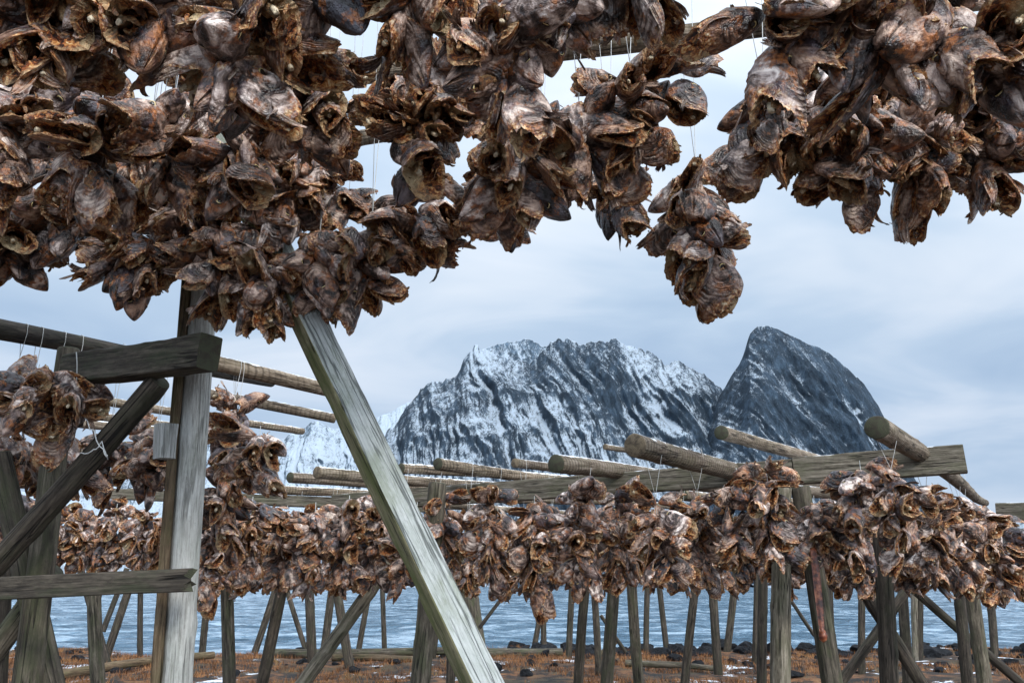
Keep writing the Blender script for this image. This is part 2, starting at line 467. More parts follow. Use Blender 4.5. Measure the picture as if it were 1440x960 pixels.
# ================================================================= camera
F = 1120.0; PIT = R(17.0); CAM = Vector((0, 0, 1.5))
cd = bpy.data.cameras.new('camera'); cam = bpy.data.objects.new('camera', cd); COL.objects.link(cam)
cam.location = CAM; cam.rotation_euler = (R(90) + PIT, 0, 0); cd.lens = 28.0; cd.sensor_width = 36; cd.clip_end = 20000; cd.clip_start = .05
SC.camera = cam
cp, sp = math.cos(PIT), math.sin(PIT)
def ray(px, py):
    a = (px - 720) / F; b = (480 - py) / F
    return Vector((a, cp - b * sp, sp + b * cp))
def P(px, py, Y):
    d = ray(px, py); return CAM + d * (Y / d.y)

# ================================================================= world and sun
w = bpy.data.worlds.new('World'); SC.world = w; w.use_nodes = True
nt = w.node_tree; nt.nodes.clear(); n = N(nt)
out = nt.nodes.new('ShaderNodeOutputWorld'); bg = nt.nodes.new('ShaderNodeBackground'); n.l(bg.outputs[0], out.inputs[0])
sky = nt.nodes.new('ShaderNodeTexSky'); sky.sky_type = 'NISHITA'; sky.sun_disc = False
SUN_EL, SUN_AZ = 27, 152          # degrees; azimuth measured clockwise from +Y (behind the camera, to the right)
sky.sun_elevation = R(SUN_EL); sky.sun_rotation = R(SUN_AZ)
tc = nt.nodes.new('ShaderNodeTexCoord').outputs['Generated']
sep = nt.nodes.new('ShaderNodeSeparateXYZ'); n.l(tc, sep.inputs[0])
# the cloud deck: direction projected on to a flat ceiling
zz = n.math('ADD', n.math('MAXIMUM', sep.outputs[2], 0.0), .22)
comb = nt.nodes.new('ShaderNodeCombineXYZ'); n.l(n.math('DIVIDE', sep.outputs[0], zz), comb.inputs[0]); n.l(n.math('DIVIDE', sep.outputs[1], zz), comb.inputs[1])
cv = comb.outputs[0]
c1 = n.noise(n.mapping(cv, (1.0, 1.5, 1), loc=(5.3, 1.4, 0)), 1.5, 4, .50, .5)
col = n.ramp(c1, [(.30, (.44, .55, .69)), (.45, (.53, .63, .75)), (.56, (.65, .72, .81)), (.72, (.76, .80, .86))])
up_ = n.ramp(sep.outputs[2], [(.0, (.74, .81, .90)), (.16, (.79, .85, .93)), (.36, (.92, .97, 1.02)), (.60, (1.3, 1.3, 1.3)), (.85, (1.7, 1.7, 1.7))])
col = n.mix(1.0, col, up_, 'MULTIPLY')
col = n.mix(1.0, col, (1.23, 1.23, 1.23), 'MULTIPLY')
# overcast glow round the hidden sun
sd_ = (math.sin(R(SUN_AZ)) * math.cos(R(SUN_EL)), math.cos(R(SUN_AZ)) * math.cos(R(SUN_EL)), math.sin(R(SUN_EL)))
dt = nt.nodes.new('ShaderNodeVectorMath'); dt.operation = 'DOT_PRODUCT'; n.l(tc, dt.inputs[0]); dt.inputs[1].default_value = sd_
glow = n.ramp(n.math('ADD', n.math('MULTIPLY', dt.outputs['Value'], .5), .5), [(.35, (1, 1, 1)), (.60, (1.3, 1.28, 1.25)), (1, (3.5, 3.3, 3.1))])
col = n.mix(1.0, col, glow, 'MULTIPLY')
nis = n.mix(1.0, sky.outputs[0], (.55, .55, .55), 'MULTIPLY')
# the sky texture shines through the overcast
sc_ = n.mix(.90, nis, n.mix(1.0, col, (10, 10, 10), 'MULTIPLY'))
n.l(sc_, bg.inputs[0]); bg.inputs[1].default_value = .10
ld = bpy.data.lights.new('sun', 'SUN'); ld.energy = 2.2; ld.angle = R(10); ld.color = (1, .95, .88)
lo = bpy.data.objects.new('sun', ld); COL.objects.link(lo)
sd = Vector((math.sin(R(SUN_AZ)) * math.cos(R(SUN_EL)), math.cos(R(SUN_AZ)) * math.cos(R(SUN_EL)), math.sin(R(SUN_EL))))
lo.rotation_euler = sd.to_track_quat('Z', 'Y').to_euler()
SC.view_settings.view_transform = 'Standard'; SC.view_settings.look = 'None'; SC.view_settings.exposure = 0; SC.view_settings.gamma = 1
SC.cycles.max_bounces = 3; SC.cycles.diffuse_bounces = 1; SC.cycles.glossy_bounces = 2

# ================================================================= wood
def mat_wood(name, dark, mid, light, moss=0.0, green=(.045, .065, .02), scale=1.0, rings=0.0, snow=False, soft=1.0):
    m, nt, b = new_mat(name); n = N(nt)
    v = randvec(n, n.obj())
    g = n.noise(n.mapping(v, (1, 1, .07)), 34 * scale, 6, .65, .5)
    g2 = n.noise(n.mapping(v, (1, 1, .03)), 110 * scale, 3, .6)
    big = n.noise(n.mapping(v, (1, 1, .6)), 6, 6, .7)
    gg = n.math('ADD', n.math('MULTIPLY', g, .6), n.math('MULTIPLY', n.noise(n.mapping(v, (1, 1, .22)), 60, 6, .75), .4))
    base = n.ramp(gg, [(.38, dark), (.48, mid), (.60, light)])
    base = n.mix(n.ramp(g2, [(.30, (.75,) * 3), (.42, (0,) * 3)]), base, tuple(c * .45 for c in dark))
    base = n.mix(n.ramp(big, [(.35, (.55,) * 3), (.6, (0,) * 3)]), base, tuple(c * .8 for c in mid))
    rr = n.ramp(n.rand(), [(0, (.72, .70, .70)), (1, (1.15, 1.12, 1.08))])
    base = n.mix(1.0, base, rr, 'MULTIPLY')
    if moss:
        mm = n.noise(n.mapping(v, (1, 1, .4), loc=(4, 2, 8)), 9, 5, .7)
        base = n.mix(n.math('MULTIPLY', n.ramp(mm, [(.47, (0,) * 3), (.62, (1,) * 3)]), moss), base, green)
    ck = n.noise(n.mapping(v, (1, 1, .045), loc=(2, 6, 1)), 24, 3, .5)
    crack = n.ramp(n.math('ABSOLUTE', n.math('SUBTRACT', ck, .5)), [(.0, (1,) * 3), (.010, (.9,) * 3), (.022, (0,) * 3)])
    crack = n.math('MULTIPLY', crack, n.ramp(n.noise(n.mapping(v, (1, 1, .5), loc=(7, 1, 3)), 5, 3), [(.45, (0,) * 3), (.55, (1,) * 3)]))
    base = n.mix(n.math('MULTIPLY', crack, .85 * soft), base, tuple(c * .3 for c in dark))
    spk = n.ramp(n.noise(n.mapping(v, (1, 1, .6)), 55, 5, .75), [(.28, (.55,) * 3), (.42, (0,) * 3), (.62, (0,) * 3)])
    base = n.mix(n.math('MULTIPLY', spk, soft), base, tuple(c * .6 for c in dark))
    h = n.math('ADD', n.math('MULTIPLY', g, 1.0), n.math('MULTIPLY', g2, .6))
    h = n.math('SUBTRACT', h, n.math('MULTIPLY', crack, 1.2 * soft))
    if rings:
        s = nt.nodes.new('ShaderNodeSeparateXYZ'); n.l(n.obj(), s.inputs[0])
        ph = n.math('ADD', n.math('MULTIPLY', s.outputs[2], 150), n.math('ADD', n.math('MULTIPLY', s.outputs[0], 22), n.math('MULTIPLY', n.noise(v, 3, 3), 14)))
        rg = n.math('MULTIPLY', n.math('ADD', n.math('SINE', ph), 1), .5)
        pat = n.ramp(n.noise(v, 5, 3), [(.35, (.2,) * 3), (.6, (1,) * 3)])
        base = n.mix(n.math('MULTIPLY', n.math('MULTIPLY', n.ramp(rg, [(.0, (1,) * 3), (.45, (0,) * 3)]), rings), pat), base, tuple(c * .5 for c in dark))
        h = n.math('ADD', h, n.math('MULTIPLY', rg, rings * .8))
    if snow:
        ge = nt.nodes.new('ShaderNodeNewGeometry'); sz = nt.nodes.new('ShaderNodeSeparateXYZ'); n.l(ge.outputs['Normal'], sz.inputs[0])
        sn = n.ramp(n.math('ADD', sz.outputs[2], n.math('MULTIPLY', n.math('SUBTRACT', n.noise(v, 14, 4, .6), .5), .8)), [(.80, (0,) * 3), (.90, (1,) * 3)])
        base = n.mix(sn, base, (.78, .82, .88))
    n.l(base, b.inputs['Base Color']); b.inputs['Roughness'].default_value = .82; b.inputs['Specular IOR Level'].default_value = .25
    n.l(n.bump(h, .9, .008), b.inputs['Normal'])
    return m
def mat_cut(name, a, c):
    m, nt, b = new_mat(name); n = N(nt)
    v = n.obj(); s = nt.nodes.new('ShaderNodeSeparateXYZ'); n.l(v, s.inputs[0])
    r = n.math('POWER', n.math('ADD', n.math('MULTIPLY', s.outputs[0], s.outputs[0]), n.math('MULTIPLY', s.outputs[1], s.outputs[1])), .5)
    r = n.math('ADD', r, n.math('MULTIPLY', n.noise(v, 20, 2), .012))
    rg = n.math('MULTIPLY', n.math('ADD', n.math('SINE', n.math('MULTIPLY', r, 900)), 1), .5)
    base = n.mix(n.math('MULTIPLY', rg, .6), a, c); base = n.mix(n.ramp(n.noise(v, 25, 4, .7), [(.45, (0,) * 3), (.62, (.8,) * 3)]), base, (.03, .022, .016))
    n.l(base, b.inputs['Base Color']); b.inputs['Roughness'].default_value = .9
    return m
M['grey'] = mat_wood('weathered_grey_log', (.20, .205, .19), (.39, .405, .395), (.54, .565, .56), .30, (.24, .27, .23), 2.8, soft=.7)
M['pole'] = mat_wood('weathered_pole', (.050, .036, .025), (.17, .135, .100), (.36, .31, .25), .25, (.08, .085, .035), 1.0, .6, True)
M['mossy'] = mat_wood('mossy_dark_log', (.022, .019, .015), (.078, .068, .053), (.18, .16, .125), .6, (.055, .065, .030))
M['dark'] = mat_wood('wet_dark_log', (.012, .010, .009), (.042, .035, .028), (.105, .088, .070), .35, (.035, .042, .020))
M['plank'] = mat_wood('weathered_plank', (.045, .040, .030), (.15, .135, .105), (.30, .275, .225), .5, (.085, .092, .050), 1.3, 0, True)
M['darkplank'] = mat_wood('dark_wet_plank', (.014, .012, .010), (.048, .042, .034), (.12, .105, .085), .6, (.040, .050, .026))
M['pale'] = mat_wood('pale_sawn_beam', (.24, .27, .26), (.40, .445, .445), (.53, .57, .59), .6, (.21, .24, .17), 2.6, soft=.9)
M['brownboard'] = mat_wood('brown_board', (.030, .021, .014), (.095, .068, .042), (.17, .13, .085), .3, scale=2)
M['greenside'] = mat_wood('algae_green_board', (.060, .060, .035), (.17, .165, .095), (.29, .27, .17), .8, (.11, .13, .045))
M['cut'] = mat_cut('cut_end', (.10, .078, .050), (.28, .22, .145))
M['darkcut'] = mat_cut('dark_cut_end', (.03, .035, .02), (.085, .085, .05))

def axis_matrix(a, b, roll=0):
    d = (b - a); q = d.to_track_quat('Z', 'Y')
    return Matrix.Translation(a) @ q.to_matrix().to_4x4() @ Matrix.Rotation(roll, 4, 'Z')

def log_mesh(L, r0, r1, seed, mat, cut='cut', seg=None, bend=.012, knots=True):
    rng = np.random.RandomState(seed)
    nz = seg or int(max(16, min(150, L / .035))); ns = 28
    z = np.linspace(0, L, nz); th = np.arange(ns) / ns * 2 * math.pi
    Z, T = np.meshgrid(z, th, indexing='ij')
    rad = r0 + (r1 - r0) * Z / L
    q = np.stack([np.cos(T).ravel() * 1.3, np.sin(T).ravel() * 1.3, Z.ravel() * 1.2], 1) + rng.uniform(0, 60, 3)
    rad = rad * (1 + .07 * fbm(q, 3, seed).reshape(Z.shape) + .035 * fbm(q * np.array([6, 6, .8]), 2, seed + 4).reshape(Z.shape))
    if knots:
        for _ in range(int(L * 2.2) + 1):
            kz, kt = rng.uniform(0, L), rng.uniform(0, 2 * math.pi)
            dd = ((Z - kz) / .035) ** 2 + (np.arctan2(np.sin(T - kt), np.cos(T - kt)) * rad / .030) ** 2
            rad = rad + r0 * .13 * np.exp(-dd)
    bx = bend * L * .3 * np.sin(Z / L * math.pi * rng.uniform(.8, 1.6) + rng.uniform(0, 3)); bx -= bx[0]
    by = bend * L * .3 * np.sin(Z / L * math.pi * rng.uniform(.8, 1.6) + rng.uniform(0, 3)); by -= by[0]
    co = np.stack([rad * np.cos(T) + bx, rad * np.sin(T) + by, Z], 2).reshape(-1, 3)
    F_ = grid_faces(nz, ns, wrap=True); m_ = [0] * len(F_)
    n0 = len(co); ex = []
    for e, (i0, dz) in enumerate(((0, -1), ((nz - 1) * ns, 1))):
        ringc = co[i0:i0 + ns]; c = ringc.mean(0)
        inner = c + (ringc - c) * .90 + np.array([0, 0, dz * .006])
        base_ = n0 + len(ex); ex += list(inner); ex.append(c + np.array([0, 0, dz * .004]))
        for j in range(ns):
            a, b2 = i0 + j, i0 + (j + 1) % ns; c2, d2 = base_ + (j + 1) % ns, base_ + j
            F_.append((a, d2, c2, b2) if dz > 0 else (a, b2, c2, d2)); m_.append(1)
            F_.append((d2, base_ + ns, c2) if dz > 0 else (d2, c2, base_ + ns)); m_.append(1)
        if dz > 0: F_[-2 * ns:] = [f[::-1] for f in F_[-2 * ns:]]
        if dz < 0: F_[-2 * ns:] = [f[::-1] for f in F_[-2 * ns:]]
    co = np.concatenate([co, np.array(ex)])
    return mesh_from('log', co, F_, [M[mat], M[cut]], m_)

def beam_mesh(L, wx, wy, seed, mats, side_mats=(0, 0, 0, 0), ragged=False, endmat=None):
    """sawn timber along +Z, edges slightly worn; faces: +x, +y, -x, -y"""
    rng = np.random.RandomState(seed); nz = int(max(14, L / .04))
    k = 7
    def side(a, b):
        t = np.linspace(0, 1, k)[:-1]; return [(a[0] + (b[0] - a[0]) * u, a[1] + (b[1] - a[1]) * u) for u in t]
    e = .012; X, Y_ = wx / 2, wy / 2
    cs = [(X, -Y_), (X, Y_), (-X, Y_), (-X, -Y_)]; prof = []; fid = []
    for i in range(4):
        a, b = np.array(cs[i]), np.array(cs[(i + 1) % 4]); d = (b - a) / np.linalg.norm(b - a)
        s = [a + d * e * .35] + [a + d * (e + u * (np.linalg.norm(b - a) - 2 * e)) for u in np.linspace(0, 1, 5)] + [b - d * e * .35]
        prof += s; fid += [i] * len(s)
    prof = np.array(prof); ns = len(prof); z = np.linspace(0, L, nz)
    Z = np.repeat(z, ns); co = np.concatenate([np.tile(prof, (nz, 1)), Z[:, None]], 1)
    off = rng.uniform(0, 60, 3)
    dsp = fbm(co * np.array([9, 9, 2.2]) + off, 3, seed)[:, None] * .005 + fbm(co * np.array([60, 60, 3]) + off, 2, seed + 3)[:, None] * .0016
    nv_ = co.copy(); nv_[:, 2] = 0; nv_ /= np.linalg.norm(nv_, axis=1, keepdims=True)
    crn = (np.abs(co[:, 0]) / X) ** 6 * (np.abs(co[:, 1]) / Y_) ** 6
    co = co + nv_ * dsp - nv_ * (crn * np.clip(fbm(co * np.array([12, 12, 6]) + off + 3, 3, seed + 8), 0, 1) * .026)[:, None]
    co[:, 0] += .008 * np.sin(co[:, 2] * 1.3 + off[0])
    if ragged:
        endj = np.array([rng.uniform(-.02, .02) for _ in range(ns)])
        for q in range(ns): co[q, 2] += endj[q]; co[(nz - 1) * ns + q, 2] += endj[(q * 7) % ns]
    F_ = grid_faces(nz, ns, wrap=True); m_ = [side_mats[fid[f[0] % ns]] for f in F_]
    c0 = len(co); co = np.concatenate([co, [co[:ns].mean(0)], [co[-ns:].mean(0)]])
    em = len(mats) if endmat else 0
    for j in range(ns):
        F_.append((j, c0, (j + 1) % ns)); m_.append(em)
        b = (nz - 1) * ns; F_.append((b + j, b + (j + 1) % ns, c0 + 1)); m_.append(em)
    me = mesh_from('beam', co, F_, [M[x] for x in mats] + ([M[endmat]] if endmat else []), m_, smooth=False)
    return me

LOGS = []   # (name, A, B, radius)
def log(name, a, b, ra, rb, mat, label, cat, group=None, seed=None, cut='cut', **kw):
    seed = seed if seed is not None else len(LOGS) * 7 + 3
    o = link(name, log_mesh((b - a).length, ra, rb, seed, mat, cut, **kw), mw=axis_matrix(a, b, seed * 1.3))
    LOGS.append((name, a, b, (ra + rb) / 2, o)); return tag(o, label, cat, group)
# ================================================================= ground, water, far land
def ground_h(X, Y):
    q = np.stack([X * .35, Y * .35, np.zeros_like(X)], 1)
    h = .16 * fbm(q, 4, 7) + .05 * fbm(q * 4, 3, 9)
    h = h - 1.9 * np.clip((Y - 21.3 + 1.2 * vnoise(np.stack([X * .25, X * 0, X * 0], 1), 5)) / 5, 0, 1) ** .8 - .02
    return h
def build_ground():
    xs = np.concatenate([np.linspace(-70, -16, 28)[:-1], np.linspace(-16, 16, 260), np.linspace(16, 70, 28)[1:]])
    ys = np.concatenate([np.linspace(-12, 11, 40)[:-1], np.linspace(11, 27, 200)])
    Y, X = [a.ravel() for a in np.meshgrid(ys, xs, indexing='ij')]
    co = np.stack([X, Y, ground_h(X, Y)], 1)
    m, nt, b = new_mat('coastal_ground'); n = N(nt); v = n.obj()
    a = n.noise(v, 2.2, 6, .68); c = n.noise(v, .55, 5, .6, .4)
    base = n.ramp(a, [(.42, (.007, .006, .005)), (.49, (.035, .018, .009)), (.56, (.150, .062, .022)), (.66, (.24, .13, .055))])
    base = n.mix(n.ramp(n.noise(v, 1.1, 5, .65), [(.52, (0,) * 3), (.60, (.9,) * 3)]), base, (.045, .036, .018))
    st = n.noise(n.mapping(v, (1, 1, 1), loc=(8, 3, 0)), .8, 7, .68)
    snow = n.ramp(st, [(.59, (0,) * 3), (.61, (1,) * 3)])
    base = n.mix(snow, base, (.70, .76, .84))
    n.l(base, b.inputs['Base Color']); b.inputs['Roughness'].default_value = .95
    n.l(n.bump(n.math('ADD', n.noise(v, 9, 6, .7), n.math('MULTIPLY', snow, .5)), .9, .08), b.inputs['Normal'])
    tag(link('ground', mesh_from('ground', co, grid_faces(len(ys), len(xs), flip=True), [m])), 'brown mossy shore ground with thin patches of snow', None, kind='structure')
build_ground()

def build_grass():
    rng = np.random.RandomState(4); n_ = 15000
    Y = 12.0 + 9.2 * rng.rand(n_); X = (rng.rand(n_) * 2 - 1) * (Y * .72 + 1)
    den = fbm(np.stack([X * .8, Y * .8, X * 0], 1), 4, 33); k = den > -.12; X, Y = X[k], Y[k]
    Z = ground_h(X, Y); co = []; n_ = len(X); nb = 6
    th = rng.rand(n_, nb) * 6.28; ln = .03 + .10 * rng.rand(n_, nb); sp_ = .02 + .10 * rng.rand(n_, nb)
    bx = X[:, None] + rng.normal(0, .05, (n_, nb)); by = Y[:, None] + rng.normal(0, .05, (n_, nb)); bz = np.repeat(Z[:, None], nb, 1) - .01
    wd = .006
    p1 = np.stack([bx - wd * np.sin(th), by + wd * np.cos(th), bz], -1); p2 = np.stack([bx + wd * np.sin(th), by - wd * np.cos(th), bz], -1)
    p3 = np.stack([bx + sp_ * np.cos(th), by + sp_ * np.sin(th), bz + ln], -1)
    co = np.stack([p1, p2, p3], 2).reshape(-1, 3); f = np.arange(len(co)).reshape(-1, 3)
    m, nt, b = new_mat('dead_grass'); n = N(nt)
    n.l(n.ramp(n.noise(n.obj(), 1.6, 5, .7), [(.36, (.035, .016, .008)), (.48, (.15, .060, .020)), (.58, (.26, .115, .038)), (.68, (.16, .12, .045))]), b.inputs['Base Color']); b.inputs['Roughness'].default_value = .9
    tag(link('grass', mesh_from('grass', co, f, [m], smooth=False)), 'short rust brown dead grass and moss on the shore', 'grass', kind='stuff')
build_grass()

def build_water():
    ys = np.concatenate([np.linspace(24, 60, 240)[:-1], np.geomspace(60, 420, 260)[:-1], np.geomspace(420, 9000, 60)])
    xs = np.linspace(-1, 1, 330)
    Y = np.repeat(ys, len(xs)); X = np.tile(xs, len(ys)) * (Y * 1.25 + 30)
    amp = np.clip(1 - (Y - 420) / 200, 0, 1)
    q = np.stack([X * .36, Y * .55, X * 0], 1)
    h = .17 * ridged(q, 4, 3) + .09 * fbm(q * 4.1, 3, 12)
    co = np.stack([X, Y, -1.15 + h * amp * (.5 + .5 * np.clip(Y / 80, 0, 1.6))], 1)
    m, nt, b = new_mat('sea_water'); n = N(nt); v = n.obj()
    w1 = n.noise(n.mapping(v, (.5, 1.3, 1)), 1.5, 5, .65, .4)
    w2 = n.noise(n.mapping(v, (.75, 1.0, 1)), .30, 8, .72, .8)
    n.l(n.ramp(w2, [(.40, (.020, .060, .10)), (.50, (.075, .145, .215)), (.60, (.30, .41, .51))]), b.inputs['Base Color'])
    b.inputs['Roughness'].default_value = .16; b.inputs['IOR'].default_value = 1.33
    n.l(n.bump(n.math('ADD', w1, n.math('MULTIPLY', w2, 2.2)), .9, .28), b.inputs['Normal'])
    tag(link('sea_water', mesh_from('water', co, grid_faces(len(ys), len(xs), flip=True), [m])), 'choppy blue sea beyond the shore', None, kind='structure')
build_water()

def mat_mountain(name, cover, dark=(.046, .072, .104)):  # rock tone lifted towards blue: distance haze painted into the base colour
    m, nt, b = new_mat(name); n = N(nt); v = n.obj()
    g = nt.nodes.new('ShaderNodeNewGeometry'); s = nt.nodes.new('ShaderNodeSeparateXYZ'); n.l(g.outputs['Normal'], s.inputs[0])
    st = n.mapping(v, (1, .5, .45), rot=(0, R(-14), 0))
    a = n.noise(st, .080, 9, .76, .3); c = n.noise(st, .30, 6, .74, .2); d = n.noise(v, .0045, 4, .6)
    x = n.math('ADD', n.math('MULTIPLY', n.math('SUBTRACT', a, .5), 1.5), n.math('MULTIPLY', n.math('SUBTRACT', c, .5), 1.4))
    x = n.math('ADD', x, n.math('MULTIPLY', n.math('SUBTRACT', d, .5), .9))
    x = n.math('ADD', x, n.math('MULTIPLY', n.math('SUBTRACT', s.outputs[2], .60), .9))
    x = n.math('ADD', x, n.math('MULTIPLY', n.attr('gully'), 1.0))
    x = n.math('ADD', x, cover)
    rock = n.ramp(n.noise(st, .05, 6, .7), [(.3, tuple(q * .5 for q in dark)), (.5, dark), (.7, tuple(q * 2.3 for q in dark))])
    base = n.mix(n.ramp(x, [(.36, (0,) * 3), (.50, (.26,) * 3), (.60, (.66,) * 3), (.78, (1,) * 3)]), rock, (.60, .71, .83))
    n.l(base, b.inputs['Base Color']); b.inputs['Roughness'].default_value = .9; b.inputs['Specular IOR Level'].default_value = .15
    n.l(n.bump(n.math('ADD', n.math('MULTIPLY', c, .6), a), 1.0, 26), b.inputs['Normal'])
    return m
M['mount'] = mat_mountain('snow_streaked_rock', .53)
M['domem'] = mat_mountain('snow_dusted_rock', .45)
M['snowy'] = mat_mountain('snow_covered_slope', .66, (.07, .11, .155))  # far slopes: rock paler and bluer still, haze in the colour

def mountain(name, sil, Yb, Yr, mat, label, seed, relief=1.0, step=1.0, rough=1.0, base_py=None, pw=.95, lean_k=.26):
    sil = np.array(sil, float); px = np.arange(sil[0, 0], sil[-1, 0] + .1, step)
    py = np.interp(px, sil[:, 0], sil[:, 1])
    jag = fbm(np.stack([px * .13, px * 0, px * 0 + seed], 1), 5, seed) * 6.5 * rough + ridged(np.stack([px * .05, px * 0, px * 0 + seed], 1), 3, seed + 2) * -4.0 * rough
    smooth_ridge = np.array([P(a, b, Yr)[:] for a, b in zip(px, py)])
    py = py + jag
    nr = 190; s = np.linspace(0, 1, nr)
    ridge = np.array([P(a, b, Yr)[:] for a, b in zip(px, py)]); nc = len(px)
    base = np.array([P(a, 825, Yb)[:] for a in px]); base[:, 2] = -1.6
    S, _ = np.meshgrid(s, px, indexing='ij')
    S3 = S[..., None]
    co = base[None] * (1 - S3) + ridge[None] * S3
    co = base[None] * (1 - S3) + smooth_ridge[None] * S3
    co[..., 2] = -1.6 + (smooth_ridge[None, :, 2] + 1.6) * (S ** pw) + (ridge - smooth_ridge)[None, :, 2] * np.clip((S - .86) / .14, 0, 1) ** 2
    X = co[..., 0].ravel(); SS = S.ravel(); Zc = co[..., 2].ravel()
    wx = 30 * fbm(np.stack([X / 170, Zc / 240, X * 0], 1), 2, seed + 9) + 9 * fbm(np.stack([X / 35, Zc / 35, X * 0], 1), 2, seed + 19)
    lean = Zc * lean_k
    q = lambda a, b: np.stack([(X + wx + lean) / a, Zc / b, X * 0 + seed], 1)
    r1 = ridged(q(210, 800), 2, seed); r2 = ridged(q(78, 360), 2, seed + 3); r3 = ridged(q(30, 150), 2, seed + 5); r4 = ridged(q(12, 60), 2, seed + 7)
    rl = 1.0 * r1 + .60 * r2 + .32 * r3 + .10 * r4
    env = np.clip(SS / .12, 0, 1) * np.clip((1 - SS) / .22, .0, 1)
    amp = 60 * relief
    D = (rl - .3) * amp * env
    co[..., 1] -= D.reshape(S.shape) * .9; co[..., 2] += (D.reshape(S.shape)) * .12
    v_ = .8 * np.clip(.15 - r2, 0, 1) * .9 + .55 * np.clip(.05 - r3, 0, 1) + .40 * np.clip(.0 - r4, 0, 1)      # snow lies in the gullies
    gully = v_ * .72 - .16 * np.clip(r2 - .3, 0, 1) - .12 * np.clip(r3 - .3, 0, 1) + .17 * np.clip(.60 - SS, -.3, 1) + .16 * np.clip((-X - 60) / 500, -.3, .6) - .06
    # the far side, falling away behind the ridge
    nb = 14; back = []
    for i in range(1, nb + 1):
        t = i / nb; p = ridge.copy(); p[:, 1] += t * (Yr - Yb) * 1.2; p[:, 0] *= 1 + t * .2; p[:, 2] = ridge[:, 2] * (1 - t) - 1.6 * t + 20 * math.sin(t * 3.1) * fbm(np.stack([p[:, 0] / 120, p[:, 1] / 120, p[:, 0] * 0], 1), 3, seed)
        back.append(p)
    co = np.concatenate([co.reshape(-1, 3), np.concatenate(back)])
    gully = np.concatenate([gully, np.zeros(nb * nc)])
    return tag(link(name, mesh_from(name, co, grid_faces(nr + nb, nc, flip=True), [M[mat]], attrs={'gully': gully})), label, None, kind='structure')

mountain('mountain', [(470, 700), (520, 650), (545, 608), (560, 592), (575, 566), (590, 552), (605, 541), (622, 540), (640, 528), (652, 505), (662, 491), (673, 489), (690, 497), (710, 502), (728, 507), (745, 512), (760, 500), (775, 484), (795, 478), (815, 488), (828, 484), (840, 480), (865, 477), (885, 488), (910, 494), (935, 512), (944, 510), (950, 507), (970, 517), (995, 532), (1015, 549), (1040, 590), (1080, 640), (1130, 700), (1180, 760)],
         1750, 2350, 'mount', 'dark snow streaked mountain ridge beyond the water', 11)
mountain('mountain', [(975, 700), (995, 600), (1010, 560), (1020, 545), (1028, 530), (1040, 512), (1048, 490), (1055, 470), (1065, 461), (1077, 458), (1095, 463), (1115, 474), (1140, 485), (1165, 495), (1190, 516), (1215, 541), (1235, 570), (1250, 600), (1270, 640), (1300, 700), (1340, 770), (1380, 812)],
         1700, 2150, 'domem', 'steep rounded dark mountain dome dusted with snow', 23, relief=.75, rough=.35, pw=.8)
mountain('mountain', [(640, 590), (660, 530), (674, 492), (700, 482), (722, 479), (740, 477), (757, 484), (775, 492), (800, 520), (830, 560)],
         2700, 3200, 'snowy', 'smooth white snow peak behind the dark ridge', 31, relief=.5, rough=.4)
mountain('mountain', [(-260, 720), (-100, 690), (60, 690), (150, 665), (215, 640), (300, 612), (360, 622), (400, 616), (425, 602), (447, 593), (470, 606), (495, 598), (515, 597), (535, 584), (555, 577), (575, 566), (600, 575), (660, 600), (720, 640)],
         2900, 3700, 'snowy', 'pale snow covered range far beyond the water', 41, relief=.9, rough=.6)
mountain('far_shore_hill', [(1060, 822), (1120, 818), (1180, 812), (1240, 806), (1300, 792), (1360, 765), (1400, 745), (1440, 735), (1500, 715), (1600, 700), (1750, 720), (1900, 760)],
         880, 1150, 'mount', 'low snowy rocky shore across the water', 51, relief=.35, rough=.4)
mountain('far_shore_hill', [(-300, 770), (-100, 780), (60, 792), (180, 806), (260, 815), (340, 821), (600, 822.5)],
         1100, 1300, 'mount', 'low snowy shore across the water at left', 61, relief=.3, rough=.3)

# rocks
def mat_rock():
    m, nt, b = new_mat('dark_wet_rock'); n = N(nt); v = randvec(n, n.obj())
    n.l(n.ramp(n.noise(v, 4, 5, .65), [(.35, (.004, .005, .007)), (.55, (.014, .016, .020)), (.75, (.045, .048, .055))]), b.inputs['Base Color'])
    b.inputs['Roughness'].default_value = .9; b.inputs['Specular IOR Level'].default_value = .2; n.l(n.bump(n.noise(v, 6, 5, .7), 1, .12), b.inputs['Normal']); return m
M['rock'] = mat_rock()
def rock_mesh(seed):
    import bmesh
    bm = bmesh.new(); bmesh.ops.create_icosphere(bm, subdivisions=4, radius=1)
    co = np.array([v.co[:] for v in bm.verts]); rng = np.random.RandomState(seed); off = rng.uniform(0, 50, 3)
    for _ in range(22):                      # broken facets
        d = rng.normal(0, 1, 3); d /= np.linalg.norm(d); k = rng.uniform(.45, .8); e = np.clip(co @ d - k, 0, None); co -= e[:, None] * d * .85
    co *= (1 + .16 * fbm(co * 1.3 + off, 3, seed) + .05 * fbm(co * 5 + off, 3, seed + 2))[:, None]
    co *= np.array([1, .8, .62])
    f = [[v.index for v in q.verts] for q in bm.faces]; bm.free()
    return mesh_from('rock', co, f, [M['rock']], smooth=False)
RK = [rock_mesh(200 + i) for i in range(7)]
rng = random.Random(5)
